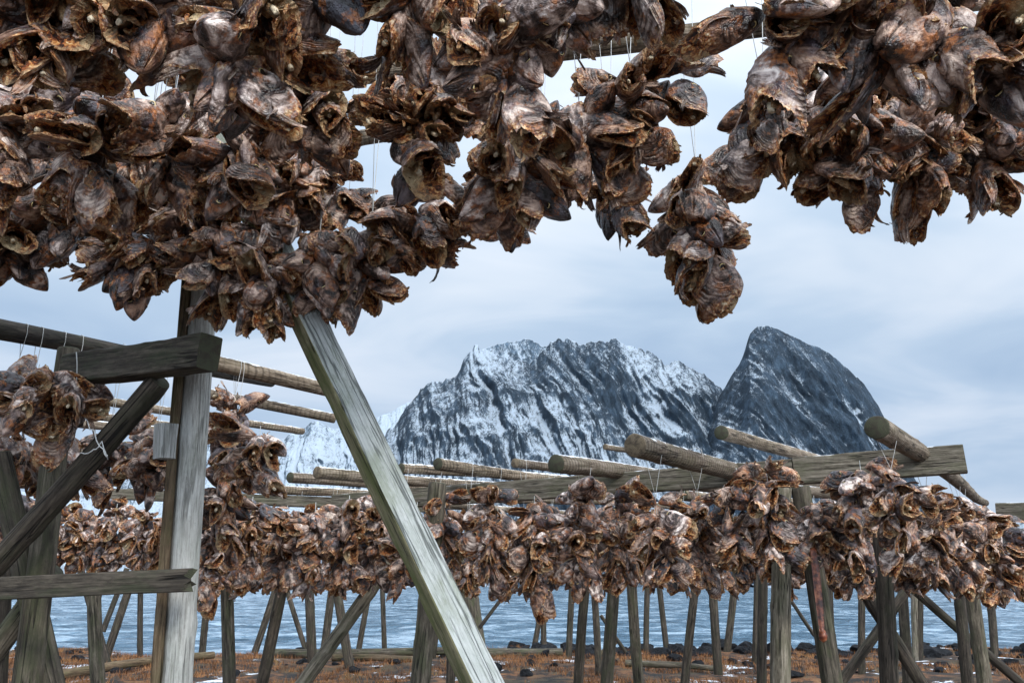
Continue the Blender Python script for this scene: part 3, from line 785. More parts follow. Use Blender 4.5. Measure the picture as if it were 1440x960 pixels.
for i in range(330):
    if i < 235: y = rng.uniform(19.2, 22.3); x = rng.uniform(-15.5, 16) if i % 3 == 0 else rng.uniform(0, 16); s = rng.uniform(.12, .38) * (1.0 if x > -2 else .75)
    else: y = rng.uniform(15, 19.5); x = rng.uniform(-.6, .72) * y; s = rng.uniform(.05, .24)
    z = float(ground_h(np.array([x]), np.array([y]))[0])
    o = link('rock', RK[i % 7]); o.location = (x, y, z + s * .12); o.rotation_euler = (rng.uniform(-.3, .3), rng.uniform(-.3, .3), rng.uniform(0, 6.28)); o.scale = (s, s, s * rng.uniform(.7, 1.1))
    if i < 235: tag(o, 'dark jagged boulder in the rocky line along the water', 'rock', 'dark boulders along the waterline')
    else: tag(o, 'dark stone lying in the brown grass before the waterline', 'rock', 'dark stones in the grass')
# ================================================================= timber racks
def Pz(px, py, zc): return CAM + ray(px, py) * zc
def foot_Y(py, gz=-.05):
    d = ray(720, py); return (CAM.z - gz) / (-d.z) * d.y

# ---- mid rack posts: (top x, top y, foot x, foot y, width px, material, label); a foot at 960 leaves the frame
POSTS = [
 (397, 824, 367, 960, 16, 'dark', 'dark post leaning left, midway between pale round post and white diagonal beam'),
 (435, 830, 440, 938, 13, 'dark', 'reddish brown upright post left of the leaning diagonal brace'),
 (467, 826, 457, 912, 11, 'dark', 'thin dark post standing just left of the foot of a slanting pair'),
 (474, 828, 493, 944, 13, 'dark', 'dark post leaning rightward behind the diagonal grey brace'),
 (405, 832, 431, 914, 7, 'dark', 'thin far post slanting down to the right before the water, left side'),
 (387, 828, 361, 906, 9, 'dark', 'thin far post slanting down to the left near the grey boulder'),
 (538, 836, 541, 914, 7, 'dark', 'very thin upright far post between the diagonal brace and the mossy post'),
 (519, 838, 505, 913, 8, 'dark', 'thin far post crossing behind the grey diagonal brace'),
 (318, 820, 320, 960, 17, 'mossy', 'greenish upright post just right of the big pale round post'),
 (292, 846, 284, 922, 9, 'dark', 'thin dark post close behind the right edge of the big pale round post'),
 (134, 836, 141, 960, 17, 'mossy', 'mossy green upright post between the two big left posts'),
 (179, 836, 148, 930, 10, 'dark', 'dark slanting post meeting the mossy post at its foot'),
 (163, 840, 148, 880, 7, 'dark', 'thin slanting far post behind the mossy green post'),
 (122, 832, 152, 938, 9, 'dark', 'thin dark post leaning rightward behind the mossy green post'),
 (198, 838, 198, 920, 7, 'dark', 'thin upright far post left of the big pale round post'),
 (600, 838, 588, 960, 28, 'mossy', 'thick mossy post left of the lower white diagonal beam'),
 (657, 812, 672, 925, 26, 'mossy', 'thick dark green post half hidden behind the white diagonal beam'),
 (616, 876, 609, 930, 9, 'dark', 'thin dark post showing between thick mossy post and white beam'),
 (634, 905, 633, 960, 13, 'dark', 'dark post stub low behind the white diagonal beam'),
 (764, 838, 749, 917, 8, 'dark', 'thin slanting post, left one of the close pair mid frame'),
 (765, 836, 766, 917, 8, 'dark', 'thin upright post, right one of the close pair mid frame'),
 (805, 824, 800, 932, 9, 'dark', 'thin dark upright post right of the close pair'),
 (825, 816, 815, 960, 14, 'dark', 'dark post leaning slightly left in the trio under the middle heads'),
 (834, 822, 842, 955, 10, 'dark', 'thin post leaning slightly right in the trio under the middle heads'),
 (863, 814, 851, 960, 18, 'mossy', 'sturdy greenish post, thickest of the trio under the middle heads'),
 (889, 814, 900, 960, 15, 'mossy', 'greenish post leaning right just past the middle trio'),
 (911, 824, 909, 916, 8, 'dark', 'thin upright far post between two thicker middle posts'),
 (927, 824, 936, 911, 8, 'dark', 'thin far post leaning slightly right beside dark boulders'),
 (979, 822, 963, 960, 12, 'dark', 'straight dark post leaning left at centre right'),
 (1001, 818, 1012, 952, 12, 'dark', 'dark post leaning right, standing by a snow patch'),
 (1031, 836, 1022, 920, 10, 'dark', 'slim far post just left of the two narrow upright posts'),
 (1064, 815, 1063, 938, 9, 'dark', 'narrow upright post close left of the thick brown post'),
 (1074, 806, 1073, 960, 13, 'dark', 'narrow dark post touching the thick brown post'),
 (1099, 796, 1098, 960, 27, 'plank', 'thick brown grey upright post, the thickest on the right side'),
 (1136, 745, 1174, 960, 27, 'mossy', 'thick greenish leaning post behind the hanging red strip'),
 (1162, 815, 1176, 918, 6, 'dark', 'very thin post leaning right, right of the greenish leaning post'),
 (1168, 815, 1172, 915, 6, 'dark', 'very thin upright post in the gap behind the red strip post'),
 (1212, 836, 1214, 950, 9, 'dark', 'thin upright post left of the crossing braces'),
 (1241, 790, 1250, 960, 23, 'dark', 'thick dark post standing where the two braces cross'),
 (1267, 815, 1277, 960, 13, 'dark', 'dark post close right of the post at the crossing braces'),
 (1286, 822, 1287, 930, 8, 'plank', 'pale thin post, left one of the pair right of the crossing braces'),
 (1294, 820, 1294, 930, 9, 'dark', 'dark thin post, right one of the pair right of the crossing braces'),
 (1347, 800, 1363, 960, 14, 'dark', 'dark post, left one of the two near the right edge'),
 (1364, 800, 1384, 960, 17, 'mossy', 'grey green post, right one of the two near the right edge'),
 (1392, 840, 1398, 928, 9, 'dark', 'short thin dark post under the low hanging bunch at the right'),
]
BRACES = [
 (556, 780, 428, 960, 19, 'plank', 'grey round brace slanting down to the left before the water'),
 (716, 828, 674, 882, 5, 'dark', 'thin distant brace slanting to the left of the middle'),
 (1108, 838, 1146, 893, 5, 'dark', 'thin distant brace slanting right beside the thick brown post'),
 (1180, 775, 1296, 960, 17, 'dark', 'dark brace slanting right through the crossing'),
 (1295, 800, 1178, 965, 13, 'dark', 'dark brace slanting left through the crossing'),
 (1275, 820, 1430, 956, 12, 'dark', 'long dark brace slanting right to the right corner'),
 (845, 865, 880, 916, 5, 'dark', 'thin distant brace behind the middle trio of posts'),
 (0, 0, 0, 0, 0, '', ''),
]
def up_to(a, b, z):
    """extend the line b->a upward until height z"""
    d = a - b; return b + d * ((z - b.z) / d.z) if abs(d.z) > 1e-6 else a
for i, (tx, ty, fx, fy, wd, mt, lab) in enumerate(POSTS):
    if fy < 958:
        Yf = foot_Y(fy); Yt = Yf
    else:
        Yf = min(F * .135 / wd, 13.4)
    a, b = P(tx, ty, Yf), P(fx, fy, Yf)
    r = wd * ((a - CAM).length) / F * .47
    b2 = b + (b - a) * ((b.z + .25) / max(.05, a.z - b.z)) if b.z > -.25 else b
    a2 = up_to(a, b, 2.15)
    if (a2 - a).length > 1.6: a2 = a + (a - b).normalized() * .9
    log('rack_post', a2, b2, r * .94, r, mt, lab, 'post', 'upright posts of the drying racks', seed=300 + i, cut='darkcut')
for i, (tx, ty, fx, fy, wd, mt, lab) in enumerate(BRACES):
    if not wd: continue
    Yf = F * .12 / wd if wd > 9 else 15.5
    Yf = min(Yf, 15.5)
    a, b = P(tx, ty, Yf), P(fx, fy, Yf)
    if b.z > -.2 and fy > 950: b = b + (b - a) * ((b.z + .25) / (a.z - b.z))
    r = wd * Yf / F * .5
    log('rack_brace', a, b, r * .95, r, mt, lab, 'brace', 'slanting braces of the drying racks', seed=400 + i, cut='darkcut')

# ---- ledger planks of the mid rack
def plank(name, a, b, wx, wy, mat, label, cat, roll=0, endmat='darkcut', ragged=False, seed=1, group=None):
    """long timber from a to b; wy is its height when roll = 0"""
    d = (b - a).normalized(); up = Vector((0, 0, 1)); x = up.cross(d).normalized(); y = d.cross(x)
    mw = Matrix.Translation(a) @ Matrix((x, y, d)).transposed().to_4x4() @ Matrix.Rotation(roll, 4, 'Z')
    mats = mat if isinstance(mat, (list, tuple)) else [mat]
    o = link(name, beam_mesh((b - a).length, wx, wy, seed, mats[:1] if len(mats) == 1 else mats[:2], (0, 0, 0, 0) if len(mats) == 1 else mats[2], ragged, endmat), mw=mw)
    return tag(o, label, cat, group)
LA, LB = P(1357, 645, 5.3), P(1117, 662, 5.75)
LC = P(470, 708, 7.9)
plank('ledger_beam', LA, LB, .085, .19, 'plank', 'thick weathered squared ledger with its cut end showing, right end of the rack', 'beam', seed=11)
plank('ledger_beam', LB + (LC - LB).normalized() * .004, LC, .08, .17, 'plank', 'long weathered ledger running left behind the tops of the hanging heads', 'beam', seed=12)
plank('ledger_beam', P(1402, 720, 7.4), P(1620, 722, 6.6), .08, .17, 'plank', 'short grey ledger piece at the right frame edge', 'beam', seed=13)
plank('ledger_beam', P(160, 694, 8.6), P(600, 712, 8.2), .08, .11, 'plank', 'low far ledger seen behind the strings at the left', 'beam', seed=14)

# ---- poles laid over the ledger, running away from the camera
VP = ray(1480, 750).normalized()
POLES = []   # (a, b, label)
def pole(px, py, wd, dia, ln, label, mat='pole'):
    a = Pz(px, py, F * dia / wd); b = a + VP * ln
    POLES.append((a, b, dia / 2))
    return log('rack_pole', a, b, dia / 2 * 1.02, dia / 2 * .86, mat, label, 'pole', 'poles laid across the drying rack', seed=500 + len(POLES), cut='cut' if len(POLES) % 3 == 1 else 'darkcut', bend=.02)
pole(893, 626, 33, .135, 6.5, 'thick pole with its round end jutting out nearest the centre of the ledger')
pole(1014, 608, 20, .105, 6.0, 'pole with fine bark rings jutting up before the dome mountain')
pole(782, 652, 26, .13, 5.5, 'short looking grey pole end left of the thickest centre pole')
pole(724, 651, 13, .08, 5.0, 'thin greenish pole end touching the short grey pole')
pole(616, 652, 17, .10, 5.0, 'ringed grey pole, second to the right of the white diagonal beam')
pole(564, 658, 14, .09, 5.0, 'smooth tan pole just right of the white diagonal beam')
pole(446, 664, 17, .12, 4.5, 'pole end just left of the white diagonal beam, upper one')
pole(408, 671, 15, .11, 4.5, 'pole end just left of the white diagonal beam, lower one')
pole(1233, 601, 33, .125, 10, 'dark pole jutting over the cut ledger end at the right')
pole(851, 628, 8, .06, 3.0, 'thin stick lying beside the thickest centre pole')
pole(350, 686, 13, .10, 4.5, 'far pole at left, low behind the hanging strings')
pole(182, 692, 12, .10, 4.5, 'far pole at left between the two big posts')
# the same rack goes on behind, its poles hidden over the heads
for k, (x, y, wd) in enumerate([(1120, 690, 17), (1260, 688, 18), (960, 696, 15), (690, 700, 13), (500, 704, 12)]):
    pole(x, y, wd, .11, 5.5, ['pole low over the heads left of the cut ledger end', 'pole low over the heads under the cut ledger end', 'pole low over the heads under the thickest centre pole', 'pole low over the heads right of the white beam', 'pole low over the heads left of the white beam'][k])

# ---- left foreground frame
zc = 3.45
t0 = bpy.data.objects.new('frame_post', None); COL.objects.link(t0)
a, b = Pz(294, 330, 3.55), Pz(249, 985, 3.15); b = b + (b - a) * ((b.z + .2) / (a.z - b.z)); at_ = up_to(a, b, 4.1)
t0.location = b; tag(t0, 'big pale round post with a brown board fixed along its left side', 'post')
bpy.context.view_layer.update()
lg = link('round_post', log_mesh((at_ - b).length, .061, .052, 901, 'grey', 'cut', bend=.003), parent=t0); lg.matrix_parent_inverse = t0.matrix_world.inverted(); lg.matrix_world = axis_matrix(b, at_)
a, b = Pz(270, 330, 3.54), Pz(219, 985, 3.13); b = b + (b - a) * ((b.z + .2) / (a.z - b.z)); at_ = up_to(a, b, 4.0)
d = (at_ - b).normalized(); x = Vector((0, 1, 0)).cross(d).normalized() * -1; y = d.cross(x)
bd = link('side_board', beam_mesh((at_ - b).length, .040, .10, 77, ['brownboard']), parent=t0); bd.matrix_parent_inverse = t0.matrix_world.inverted()
bd.matrix_world = Matrix.Translation(b) @ Matrix((x, y, d)).transposed().to_4x4() @ Matrix.Rotation(.35, 4, 'Z')
# sawn white diagonal beam: pale face to the camera, green face to the left
a, b = Pz(428, 440, 3.15), Pz(682, 965, 2.75); b = b + (b - a) * ((b.z + .2) / (a.z - b.z)); at_ = up_to(a, b, 3.9)
d = (at_ - b).normalized(); vw = (CAM - (a + b) / 2).normalized(); vw = (vw - d * vw.dot(d)).normalized(); x = vw; y = d.cross(x)
o = link('diagonal_beam', beam_mesh((at_ - b).length, .095, .112, 78, ['pale', 'greenside'], (0, 1, 1, 1), endmat='cut'), mw=Matrix.Translation(b) @ Matrix((x, y, d)).transposed().to_4x4() @ Matrix.Rotation(R(27), 4, 'Z'))
tag(o, 'pale sawn square beam slanting from the hanging heads down to the bottom middle', 'beam')
# short thick squared crossbeam, plank, brace, leaning posts
plank('cross_beam', Pz(292, 495, 2.98), Pz(98, 521, 3.45), .10, .135, 'darkplank', 'dark squared crossbeam with its cut end before the pale round post', 'beam', seed=31)
plank('cross_plank', Pz(269, 815, 2.98), Pz(-60, 830, 3.05), .035, .082, 'darkplank', 'dark low horizontal plank nailed across the left posts, ragged right end', 'plank', seed=32, ragged=True)
log('slanting_brace', Pz(224, 535, 3.2), Pz(-70, 870, 3.3), .046, .048, 'dark', 'dark round brace slanting from under the crossbeam down to the left edge', 'brace', seed=41, cut='darkcut')
def gpost(a, b, ra, rb, mt, lab, seed):
    b = b + (b - a) * ((b.z + .2) / (a.z - b.z)); log('leaning_post', a, b, ra, rb, mt, lab, 'post', None, seed=seed, cut='darkcut')
gpost(Pz(97, 492, 3.75), Pz(32, 960, 3.35), .050, .066, 'mossy', 'thick mossy leaning post under the left end of the dark crossbeam', 42)
gpost(Pz(-2, 640, 3.6), Pz(74, 985, 3.4), .052, .054, 'mossy', 'green streaked post leaning right behind the thick mossy left post', 43)
log('slanting_brace', Pz(75, 800, 3.7), Pz(-60, 985, 3.6), .05, .05, 'mossy', 'pale green brace low in the left bottom corner', 'brace', seed=44, cut='darkcut')
gpost(Pz(4, 800, 4.5), Pz(-2, 985, 4.4), .05, .05, 'dark', 'dark upright post at the left frame edge, low down', 45)
# small wooden block on the post
a = Pz(236, 620, 3.12); bl = link('wooden_block', beam_mesh(.135, .07, .075, 88, ['grey', 'darkplank'], (0, 0, 1, 1)), mw=Matrix.Translation(a + Vector((0, 0, -.07))) @ Matrix.Rotation(R(-125), 4, 'Z') @ Matrix.Rotation(R(4), 4, 'Y'))
tag(bl, 'small pale wooden block fixed on the left side of the big round post', 'block')
# poles of the left rack
LP = [((0, 463, 31), (382, 534, 15), .10, 'long dark pole entering at the left edge above the dark crossbeam'),
      ((226, 492, 24), (470, 549, 21), .10, 'pole leaving the round post rightward toward the white diagonal beam'),
      ((250, 545, 15), (470, 590, 15), .09, 'second pole down between round post and white beam'),
      ((101, 556, 14), (424, 606, 10), .08, 'thin pole with a free end short of the white beam'),
      ((60, 574, 13), (300, 604, 11), .09, 'thin greenish pole crossing behind the round post'),
      ((95, 592, 13), (270, 606, 12), .09, 'lowest of the thin poles behind the round post')]
LPO = []
for k, (p, q, dia, lab) in enumerate(LP):
    a, b = Pz(p[0], p[1], F * dia / p[2]), Pz(q[0], q[1], F * dia / q[2])
    if k == 0: a = a + (a - b) * .25
    if k in (4, 5): a = a + (a - b) * .6
    LPO.append((a, b, dia / 2)); log('rack_pole', a, b, dia / 2, dia / 2 * .9, 'pole' if k else 'dark', lab, 'pole', seed=600 + k)
# overhead poles that carry the nearest bunches
OH = []
def over(Y, z, x0, x1, tilt, lab):
    a, b = Vector((x0, Y, z)), Vector((x1, Y - tilt, z + .03)); OH.append((a, b, .055))
    log('overhead_pole', a, b, .058, .052, 'pole', lab, 'pole', seed=700 + len(OH))
A0, A1 = Pz(500, 106, 4.3), Pz(1035, 42, 3.9)
dv = (A1 - A0); a, b = A0 - dv * .06, A1 + dv * .75
OH.append((a, b, .055)); log('overhead_pole', a, b, .055, .050, 'pole', 'overhead pole glimpsed in the bright gaps between hanging heads', 'pole', seed=720)
A0, A1 = Pz(470, 200, 5.3), Pz(640, 172, 5.2); dv = A1 - A0
OH.append((A0 - dv * .2, A1 + dv * .4, .05)); log('overhead_pole', A0 - dv * .2, A1 + dv * .4, .052, .050, 'pole', 'pale overhead pole seen faintly in the gap left of centre', 'pole', seed=721)
over(1.75, 3.42, -2.2, 2.4, .1, 'nearest overhead pole above the frame')
over(2.35, 3.75, -2.6, 2.8, .1, 'second overhead pole above the frame')
over(3.35, 4.45, -3.4, 3.5, .1, 'fourth overhead pole above the frame')
over(2.95, 4.15, -3.0, 3.2, .1, 'third overhead pole above the frame')
# driftwood on the ground
for k, (p, q, Yp, Yq, r, lab) in enumerate([((78, 948), (300, 925), 15.0, 17.2, .085, 'long thin driftwood log lying between the left posts'),
      ((385, 905), (640, 921), 18.6, 18.2, .10, 'grey driftwood log lying behind the diagonal brace'),
      ((468, 922), (580, 927), 17.2, 17.0, .075, 'shorter driftwood log in front of the long one'),
      ((683, 912), (790, 908), 18.8, 19.0, .11, 'driftwood log lying right of the white beam foot'),
      ((845, 920), (868, 898), 18.4, 18.6, .07, 'broken driftwood stump tilted up among boulders'),
      ((880, 936), (1010, 944), 16.0, 15.6, .06, 'low dark driftwood piece by the snow patches')]):
    a, b = P(p[0], p[1], Yp), P(q[0], q[1], Yq)
    a.z = float(ground_h(np.array([a.x]), np.array([a.y]))[0]) + r; b.z = float(ground_h(np.array([b.x]), np.array([b.y]))[0]) + r + (.30 if k == 4 else 0)
    log('driftwood_log', a, b, r, r * .8, 'mossy' if k % 2 else 'brownboard', lab, 'log', seed=800 + k, bend=.03)

# loose twine thrown over the slanting brace
tw = [Pz(x_, y_, z_) for x_, y_, z_ in [(107, 497, 3.3), (108, 560, 3.25), (114, 584, 3.2), (131, 606, 3.12), (148, 638, 3.08), (151, 644, 3.1), (144, 622, 3.12), (128, 634, 3.12), (108, 640, 3.14)]]
tw2 = []
for i in range(len(tw) - 1):
    for k in range(5): tw2.append(tw[i].lerp(tw[i + 1], k / 5) + Vector((.004 * math.sin(i * 3 + k), 0, .006 * math.cos(i * 2 + k * 1.3))))
acc = Acc(); tube(acc, tw2, .0022, 0, 6); c, f, _, _ = acc.arrays()
tag(link('twine', mesh_from('twine', c, f, [M['string']])), 'loose white twine tangled over the slanting brace under the dark crossbeam', 'twine')
# ================================================================= dried cod heads
HI, LO = [], []
EYE = eye_mesh()
for i in range(14):
    st = [0, 1, 2, 0, 1, 0, 2][i % 7]
    for hi, L_ in ((True, HI), (False, LO)):
        co, f, m_, at, eyes = head_arrays(100 + i, hi, st)
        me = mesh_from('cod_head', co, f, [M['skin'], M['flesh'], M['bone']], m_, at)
        L_.append((me, eyes))
def string_mesh(pts, r=.0022):
    acc = Acc(); tube(acc, pts, r, 0, 6); c, f, _, _ = acc.arrays(); return mesh_from('string', c, f, [M['string']])

NH = [0]
def bundle(px, y0, y1, zc, rng, label, group, pole_list, hi=True, size=.26, wide=.5, dens=3.0, name='cod_head_bundle', dirs=None, snap=True):
    """heads threaded on one string, hung from the pole nearest above"""
    # slide the bunch along its line of sight until it hangs straight under a pole
    best = None; ym = (y0 + y1) / 2; dr = ray(px, ym)
    for (a, b, r) in pole_list:
        ex, ey = b.x - a.x, b.y - a.y; det = dr.x * -ey + ex * dr.y
        if abs(det) < 1e-6: continue
        k = (a.x * -ey + ex * a.y) / det; t = (dr.x * a.y - dr.y * a.x) / det
        if not 0.01 < t < .99 or k <= 0: continue
        q = a.lerp(b, t)
        if q.z < Pz(px, y0, k).z - .12: continue
        if best is None or abs(k - zc) < abs(best[0] - zc): best = (k, q, r)
    ok = best is not None and abs(best[0] - zc) < zc * .14
    if ok: zc = best[0]
    top, bot = Pz(px, y0, zc), Pz(px, y1, zc); cx = (top + bot) / 2
    ztop = top.z; zbot = bot.z
    root = bpy.data.objects.new(name, None); COL.objects.link(root)
    if ok: q, r = best[1], best[2]; cx = Vector((q.x, q.y, cx.z))
    else: q, r = Vector((cx.x, cx.y, max(ztop + .22, best[1].z if best and best[1].z - ztop < .5 else 0))), .05
    tie = Vector((cx.x, cx.y, q.z))
    root.location = (cx.x, cx.y, max(tie.z, ztop)); tag(root, label, 'fish bundle', group)
    inv = Matrix.Translation(-root.location)
    L = ztop - zbot; core = max(.06, L - size * 1.02)
    n_ = max(3, int(round(dens * (L / (size * .42) - 1.25))))
    for i in range(n_):
        u = (i + .5) / n_
        base = Vector((cx.x + rng.uniform(-.03, .03), cx.y + rng.uniform(-.03, .03), ztop - size * .25 - core * u))
        az = i * 2.4 + rng.uniform(-.5, .5)
        out = Vector((math.cos(az), math.sin(az), 0))
        if out.y > .35 and rng.random() < .55: out.y = -out.y
        dn = math.radians(rng.uniform(5, 62)) if u < .75 else math.radians(rng.uniform(35, 80))
        if u < .2 and rng.random() < .4: dn = math.radians(rng.uniform(-30, 10))
        d = out * math.cos(dn) + Vector((0, 0, -1)) * math.sin(dn)
        s = size * rng.uniform(.82, 1.22)
        k = rng.randrange(len(HI)); me, eyes = (HI if hi else LO)[k]
        flip = rng.random() < (.36 if hi else .3)
        q_ = (-d).to_track_quat('Z', 'Y') if not flip else d.to_track_quat('Z', 'Y')
        rot = q_.to_matrix().to_4x4() @ Matrix.Rotation(rng.uniform(0, 6.283), 4, 'Z')
        pos = base + d * (wide * size * rng.uniform(-.15, .35)) if not flip else base + d * s * rng.uniform(.75, 1.0)
        sx = rng.uniform(.85, 1.15)
        o = link('cod_head', me, parent=root)
        o.matrix_local = inv @ Matrix.Translation(pos) @ rot @ Matrix.Diagonal((s * sx, s / sx, s, 1))
        NH[0] += 1
        if hi:
            for p, nn in eyes:
                e = link('eye', EYE, parent=o); e.matrix_local = Matrix.Translation(Vector(p)) @ Vector(nn).to_track_quat('Z', 'Y').to_matrix().to_4x4()
    o_ = root.location; c_ = Vector((cx.x, cx.y, 0)); zk = ztop - .02
    side = Vector((.7, -.7, 0)) * (r + .004); K = lambda dx, z: c_ + side * dx + Vector((0, 0, z)) - o_
    pts = [K(0, (ztop + zbot) / 2), K(0, zk)]
    if ok and tie.z > zk: pts += [K(.95, max(zk, tie.z - .01)), K(.75, tie.z + r * .75), K(0, tie.z + r * 1.06), K(-.75, tie.z + r * .75), K(-.95, max(zk, tie.z - .01)), K(0, zk - .01)]
    link('string', string_mesh(pts, .0014 if zc < 5.3 else .0018), parent=root)
    return root

# ---- foreground: (x, y top, y bottom, camera depth, size)
rg = random.Random(12)
FG = [
 (60, -60, 165, 2.0, .29, 'large bunch of cod heads in the upper left corner of the photo'),
 (200, -90, 135, 1.95, .29, 'large bunch along the top edge, round open head on top'),
 (335, -70, 225, 1.9, .31, 'big near bunch with long dark heads hanging lowest above the round post'),
 (458, -100, 85, 2.1, .27, 'bunch along the top edge left of the first bright gap'),
 (585, -90, 110, 2.1, .28, 'dark bunch along the top edge right of the first bright gap'),
 (710, -60, 215, 2.0, .28, 'long dark bunch with a large smooth head at the top centre'),
 (757, -90, 118, 2.2, .25, 'dark bunch cut by the top edge just left of the second bright gap'),
 (868, -140, 45, 2.1, .26, 'small dark bunch peeping down from the top edge between two bright gaps'),
 (1110, -60, 150, 2.05, .27, 'pale rippled bunch at the top edge right of the overhead pole'),
 (1195, -80, 150, 2.1, .27, 'bunch at the top edge above the dome mountain'),
 (1290, -90, 200, 2.0, .31, 'largest bunch on the right with a wide open brown neck facing down'),
 (1405, -60, 190, 2.0, .29, 'large bunch in the upper right corner'),
 (20, 110, 310, 2.5, .27, 'bunch against the left frame edge below the corner bunch'),
 (130, 120, 320, 2.45, .28, 'bunch with a smooth egg shaped head pointing down, left of the round post'),
 (235, 120, 300, 2.5, .26, 'shadowed bunch in the thick of the left mass above the round post'),
 (345, 150, 320, 2.6, .26, 'bunch below the long dark heads, with orange flesh showing'),
 (440, 50, 262, 2.5, .26, 'bunch of stacked wrinkled gill covers left of the first bright gap'),
 (582, 75, 300, 2.6, .26, 'bunch right of the first bright gap with a long grey head slanting across'),
 (628, 60, 225, 2.6, .26, 'bunch above the small vertical bright slit at the centre'),
 (724, 150, 345, 2.6, .27, 'bunch with a silvery wrinkled head right of the bright slit'),
 (816, 118, 300, 2.7, .27, 'bunch of dark open heads below the second bright gap'),
 (890, 60, 280, 2.7, .25, 'bunch of bluish grey heads left of the lone hanging bunch'),
 (948, 66, 130, 2.9, .24, 'small bunch partly covering the overhead pole'),
 (1080, 105, 262, 2.5, .27, 'bunch with a heart shaped open neck up and right of the lone bunch'),
 (1138, 110, 278, 2.4, .28, 'bunch with a deep round hollow head on the right half'),
 (1205, 140, 322, 2.4, .28, 'dark bunch whose lowest ragged head dips above the dome mountain'),
 (1292, 130, 304, 2.5, .27, 'bunch between the ragged dipping head and the right corner heads'),
 (1388, 120, 300, 2.4, .28, 'bunch of long dark heads near the right frame edge'),
 (15, 260, 428, 3.1, .26, 'lowest bunch at the left frame edge above the long dark pole'),
 (90, 250, 385, 3.1, .26, 'bunch just above the bright patch over the left crossbeam'),
 (195, 270, 452, 3.1, .26, 'low bunch with a pointed bottom left of the round post'),
 (262, 250, 400, 3.2, .25, 'bunch hiding the upper end of the round post'),
 (318, 270, 448, 3.0, .26, 'low bunch directly right of the round post'),
 (372, 340, 486, 3.1, .24, 'lowest hanging bunch between round post and white diagonal beam'),
 (400, 220, 350, 3.3, .25, 'bunch above the top of the white diagonal beam'),
 (445, 320, 462, 2.9, .24, 'bunch hiding the upper end of the white diagonal beam'),
 (520, 290, 448, 3.2, .25, 'low bunch right of the white diagonal beam top'),
 (575, 250, 392, 3.2, .25, 'bunch at the edge of the mass left of the bright slit'),
 (702, 220, 370, 3.1, .25, 'bunch whose lowest dark head ends above the left part of the ridge'),
 (860, 210, 335, 3.2, .25, 'bunch of open heads hanging over the middle of the ridge'),
 (490, 240, 330, 3.6, .24, 'half hidden bunch beside the bright hole near the beam top'),
 (765, 160, 300, 3.5, .24, 'half hidden bunch right of the bright slit'),
 (300, 30, 190, 3.3, .26, 'shadowed bunch far inside the left mass'),
 (30, 40, 200, 3.3, .27, 'shadowed bunch inside the mass at the left frame edge'), (270, 200, 330, 3.4, .26, 'shadowed bunch behind the bunches around the round post'), (440, 190, 300, 3.4, .25, 'shadowed bunch above the white diagonal beam'),
 (60, 190, 300, 3.4, .26, 'shadowed bunch far inside near the left edge'),
 (110, 20, 190, 3.2, .27, 'shadowed bunch behind the upper left corner bunches'), (205, 150, 300, 3.3, .26, 'shadowed bunch deep inside above the left crossbeam'),
 (400, 90, 260, 3.2, .26, 'shadowed bunch deep inside left of the first bright gap'), (650, 30, 200, 3.2, .26, 'shadowed bunch deep inside the top centre'),
 (1150, 60, 240, 3.2, .26, 'shadowed bunch deep inside above the right side of the dome mountain'),
 (1240, 60, 250, 3.3, .26, 'shadowed bunch far inside the right mass'),
 (1345, 60, 260, 3.3, .26, 'shadowed bunch inside the right mass near the corner'),
]
GO = 'bunches of dried cod heads hanging overhead'
for i, (x, y0, y1, z, s, lab) in enumerate(FG):
    bundle(x, y0, y1, z, rg, lab, GO, OH, True, s * (.86 if z < 2.3 else .84), dens=4.7 if x < 470 else 4.2)
bundle(985, 206, 440, 3.3, random.Random(77), 'small lone bunch of heads hanging clear against the sky on a thin string', GO, OH, True, .245, dens=4.2)

LR = [(45, 500, 640, 3.2, .26, 'nearest bunch on the left rack, hanging before the thick mossy post'), (100, 520, 640, 3.3, .25, 'bunch just under the left end of the dark crossbeam'),
      (20, 490, 600, 3.7, .25, 'upper dark bunch at the left frame edge under the long pole'), (75, 500, 610, 3.9, .25, 'upper bunch partly behind the thick mossy left post'),
      (25, 590, 700, 3.6, .26, 'lower bunch at the left frame edge with a pale skull patch'), (85, 600, 700, 3.6, .26, 'bunch ending in a long striped gill cover by the dark brace'),
      (10, 680, 790, 4.6, .25, 'shadowed bunch low behind the left brace'),
      (150, 590, 700, 4.6, .25, 'bunch seen through the triangle under the dark crossbeam, left one'), (215, 610, 715, 4.5, .25, 'bunch seen just left of the wooden block on the round post'),
      (190, 600, 690, 5.4, .25, 'half hidden bunch behind the slanting dark brace'),
      (325, 550, 660, 4.3, .26, 'upper tall bunch right of the round post'), (362, 590, 705, 4.2, .26, 'tall bunch with open heads facing the white beam'),
      (318, 650, 780, 4.5, .25, 'lower end of the tall column right of the round post'), (385, 560, 600, 5.4, .2, 'few heads beside the thin pole ends')]
for i, (x, y0, y1, z, s, lab) in enumerate(LR[:-1]):
    bundle(x, y0, y1, z, rg, lab, 'bunches of dried cod heads on the left rack', LPO, True, s * .86, dens=3.4)

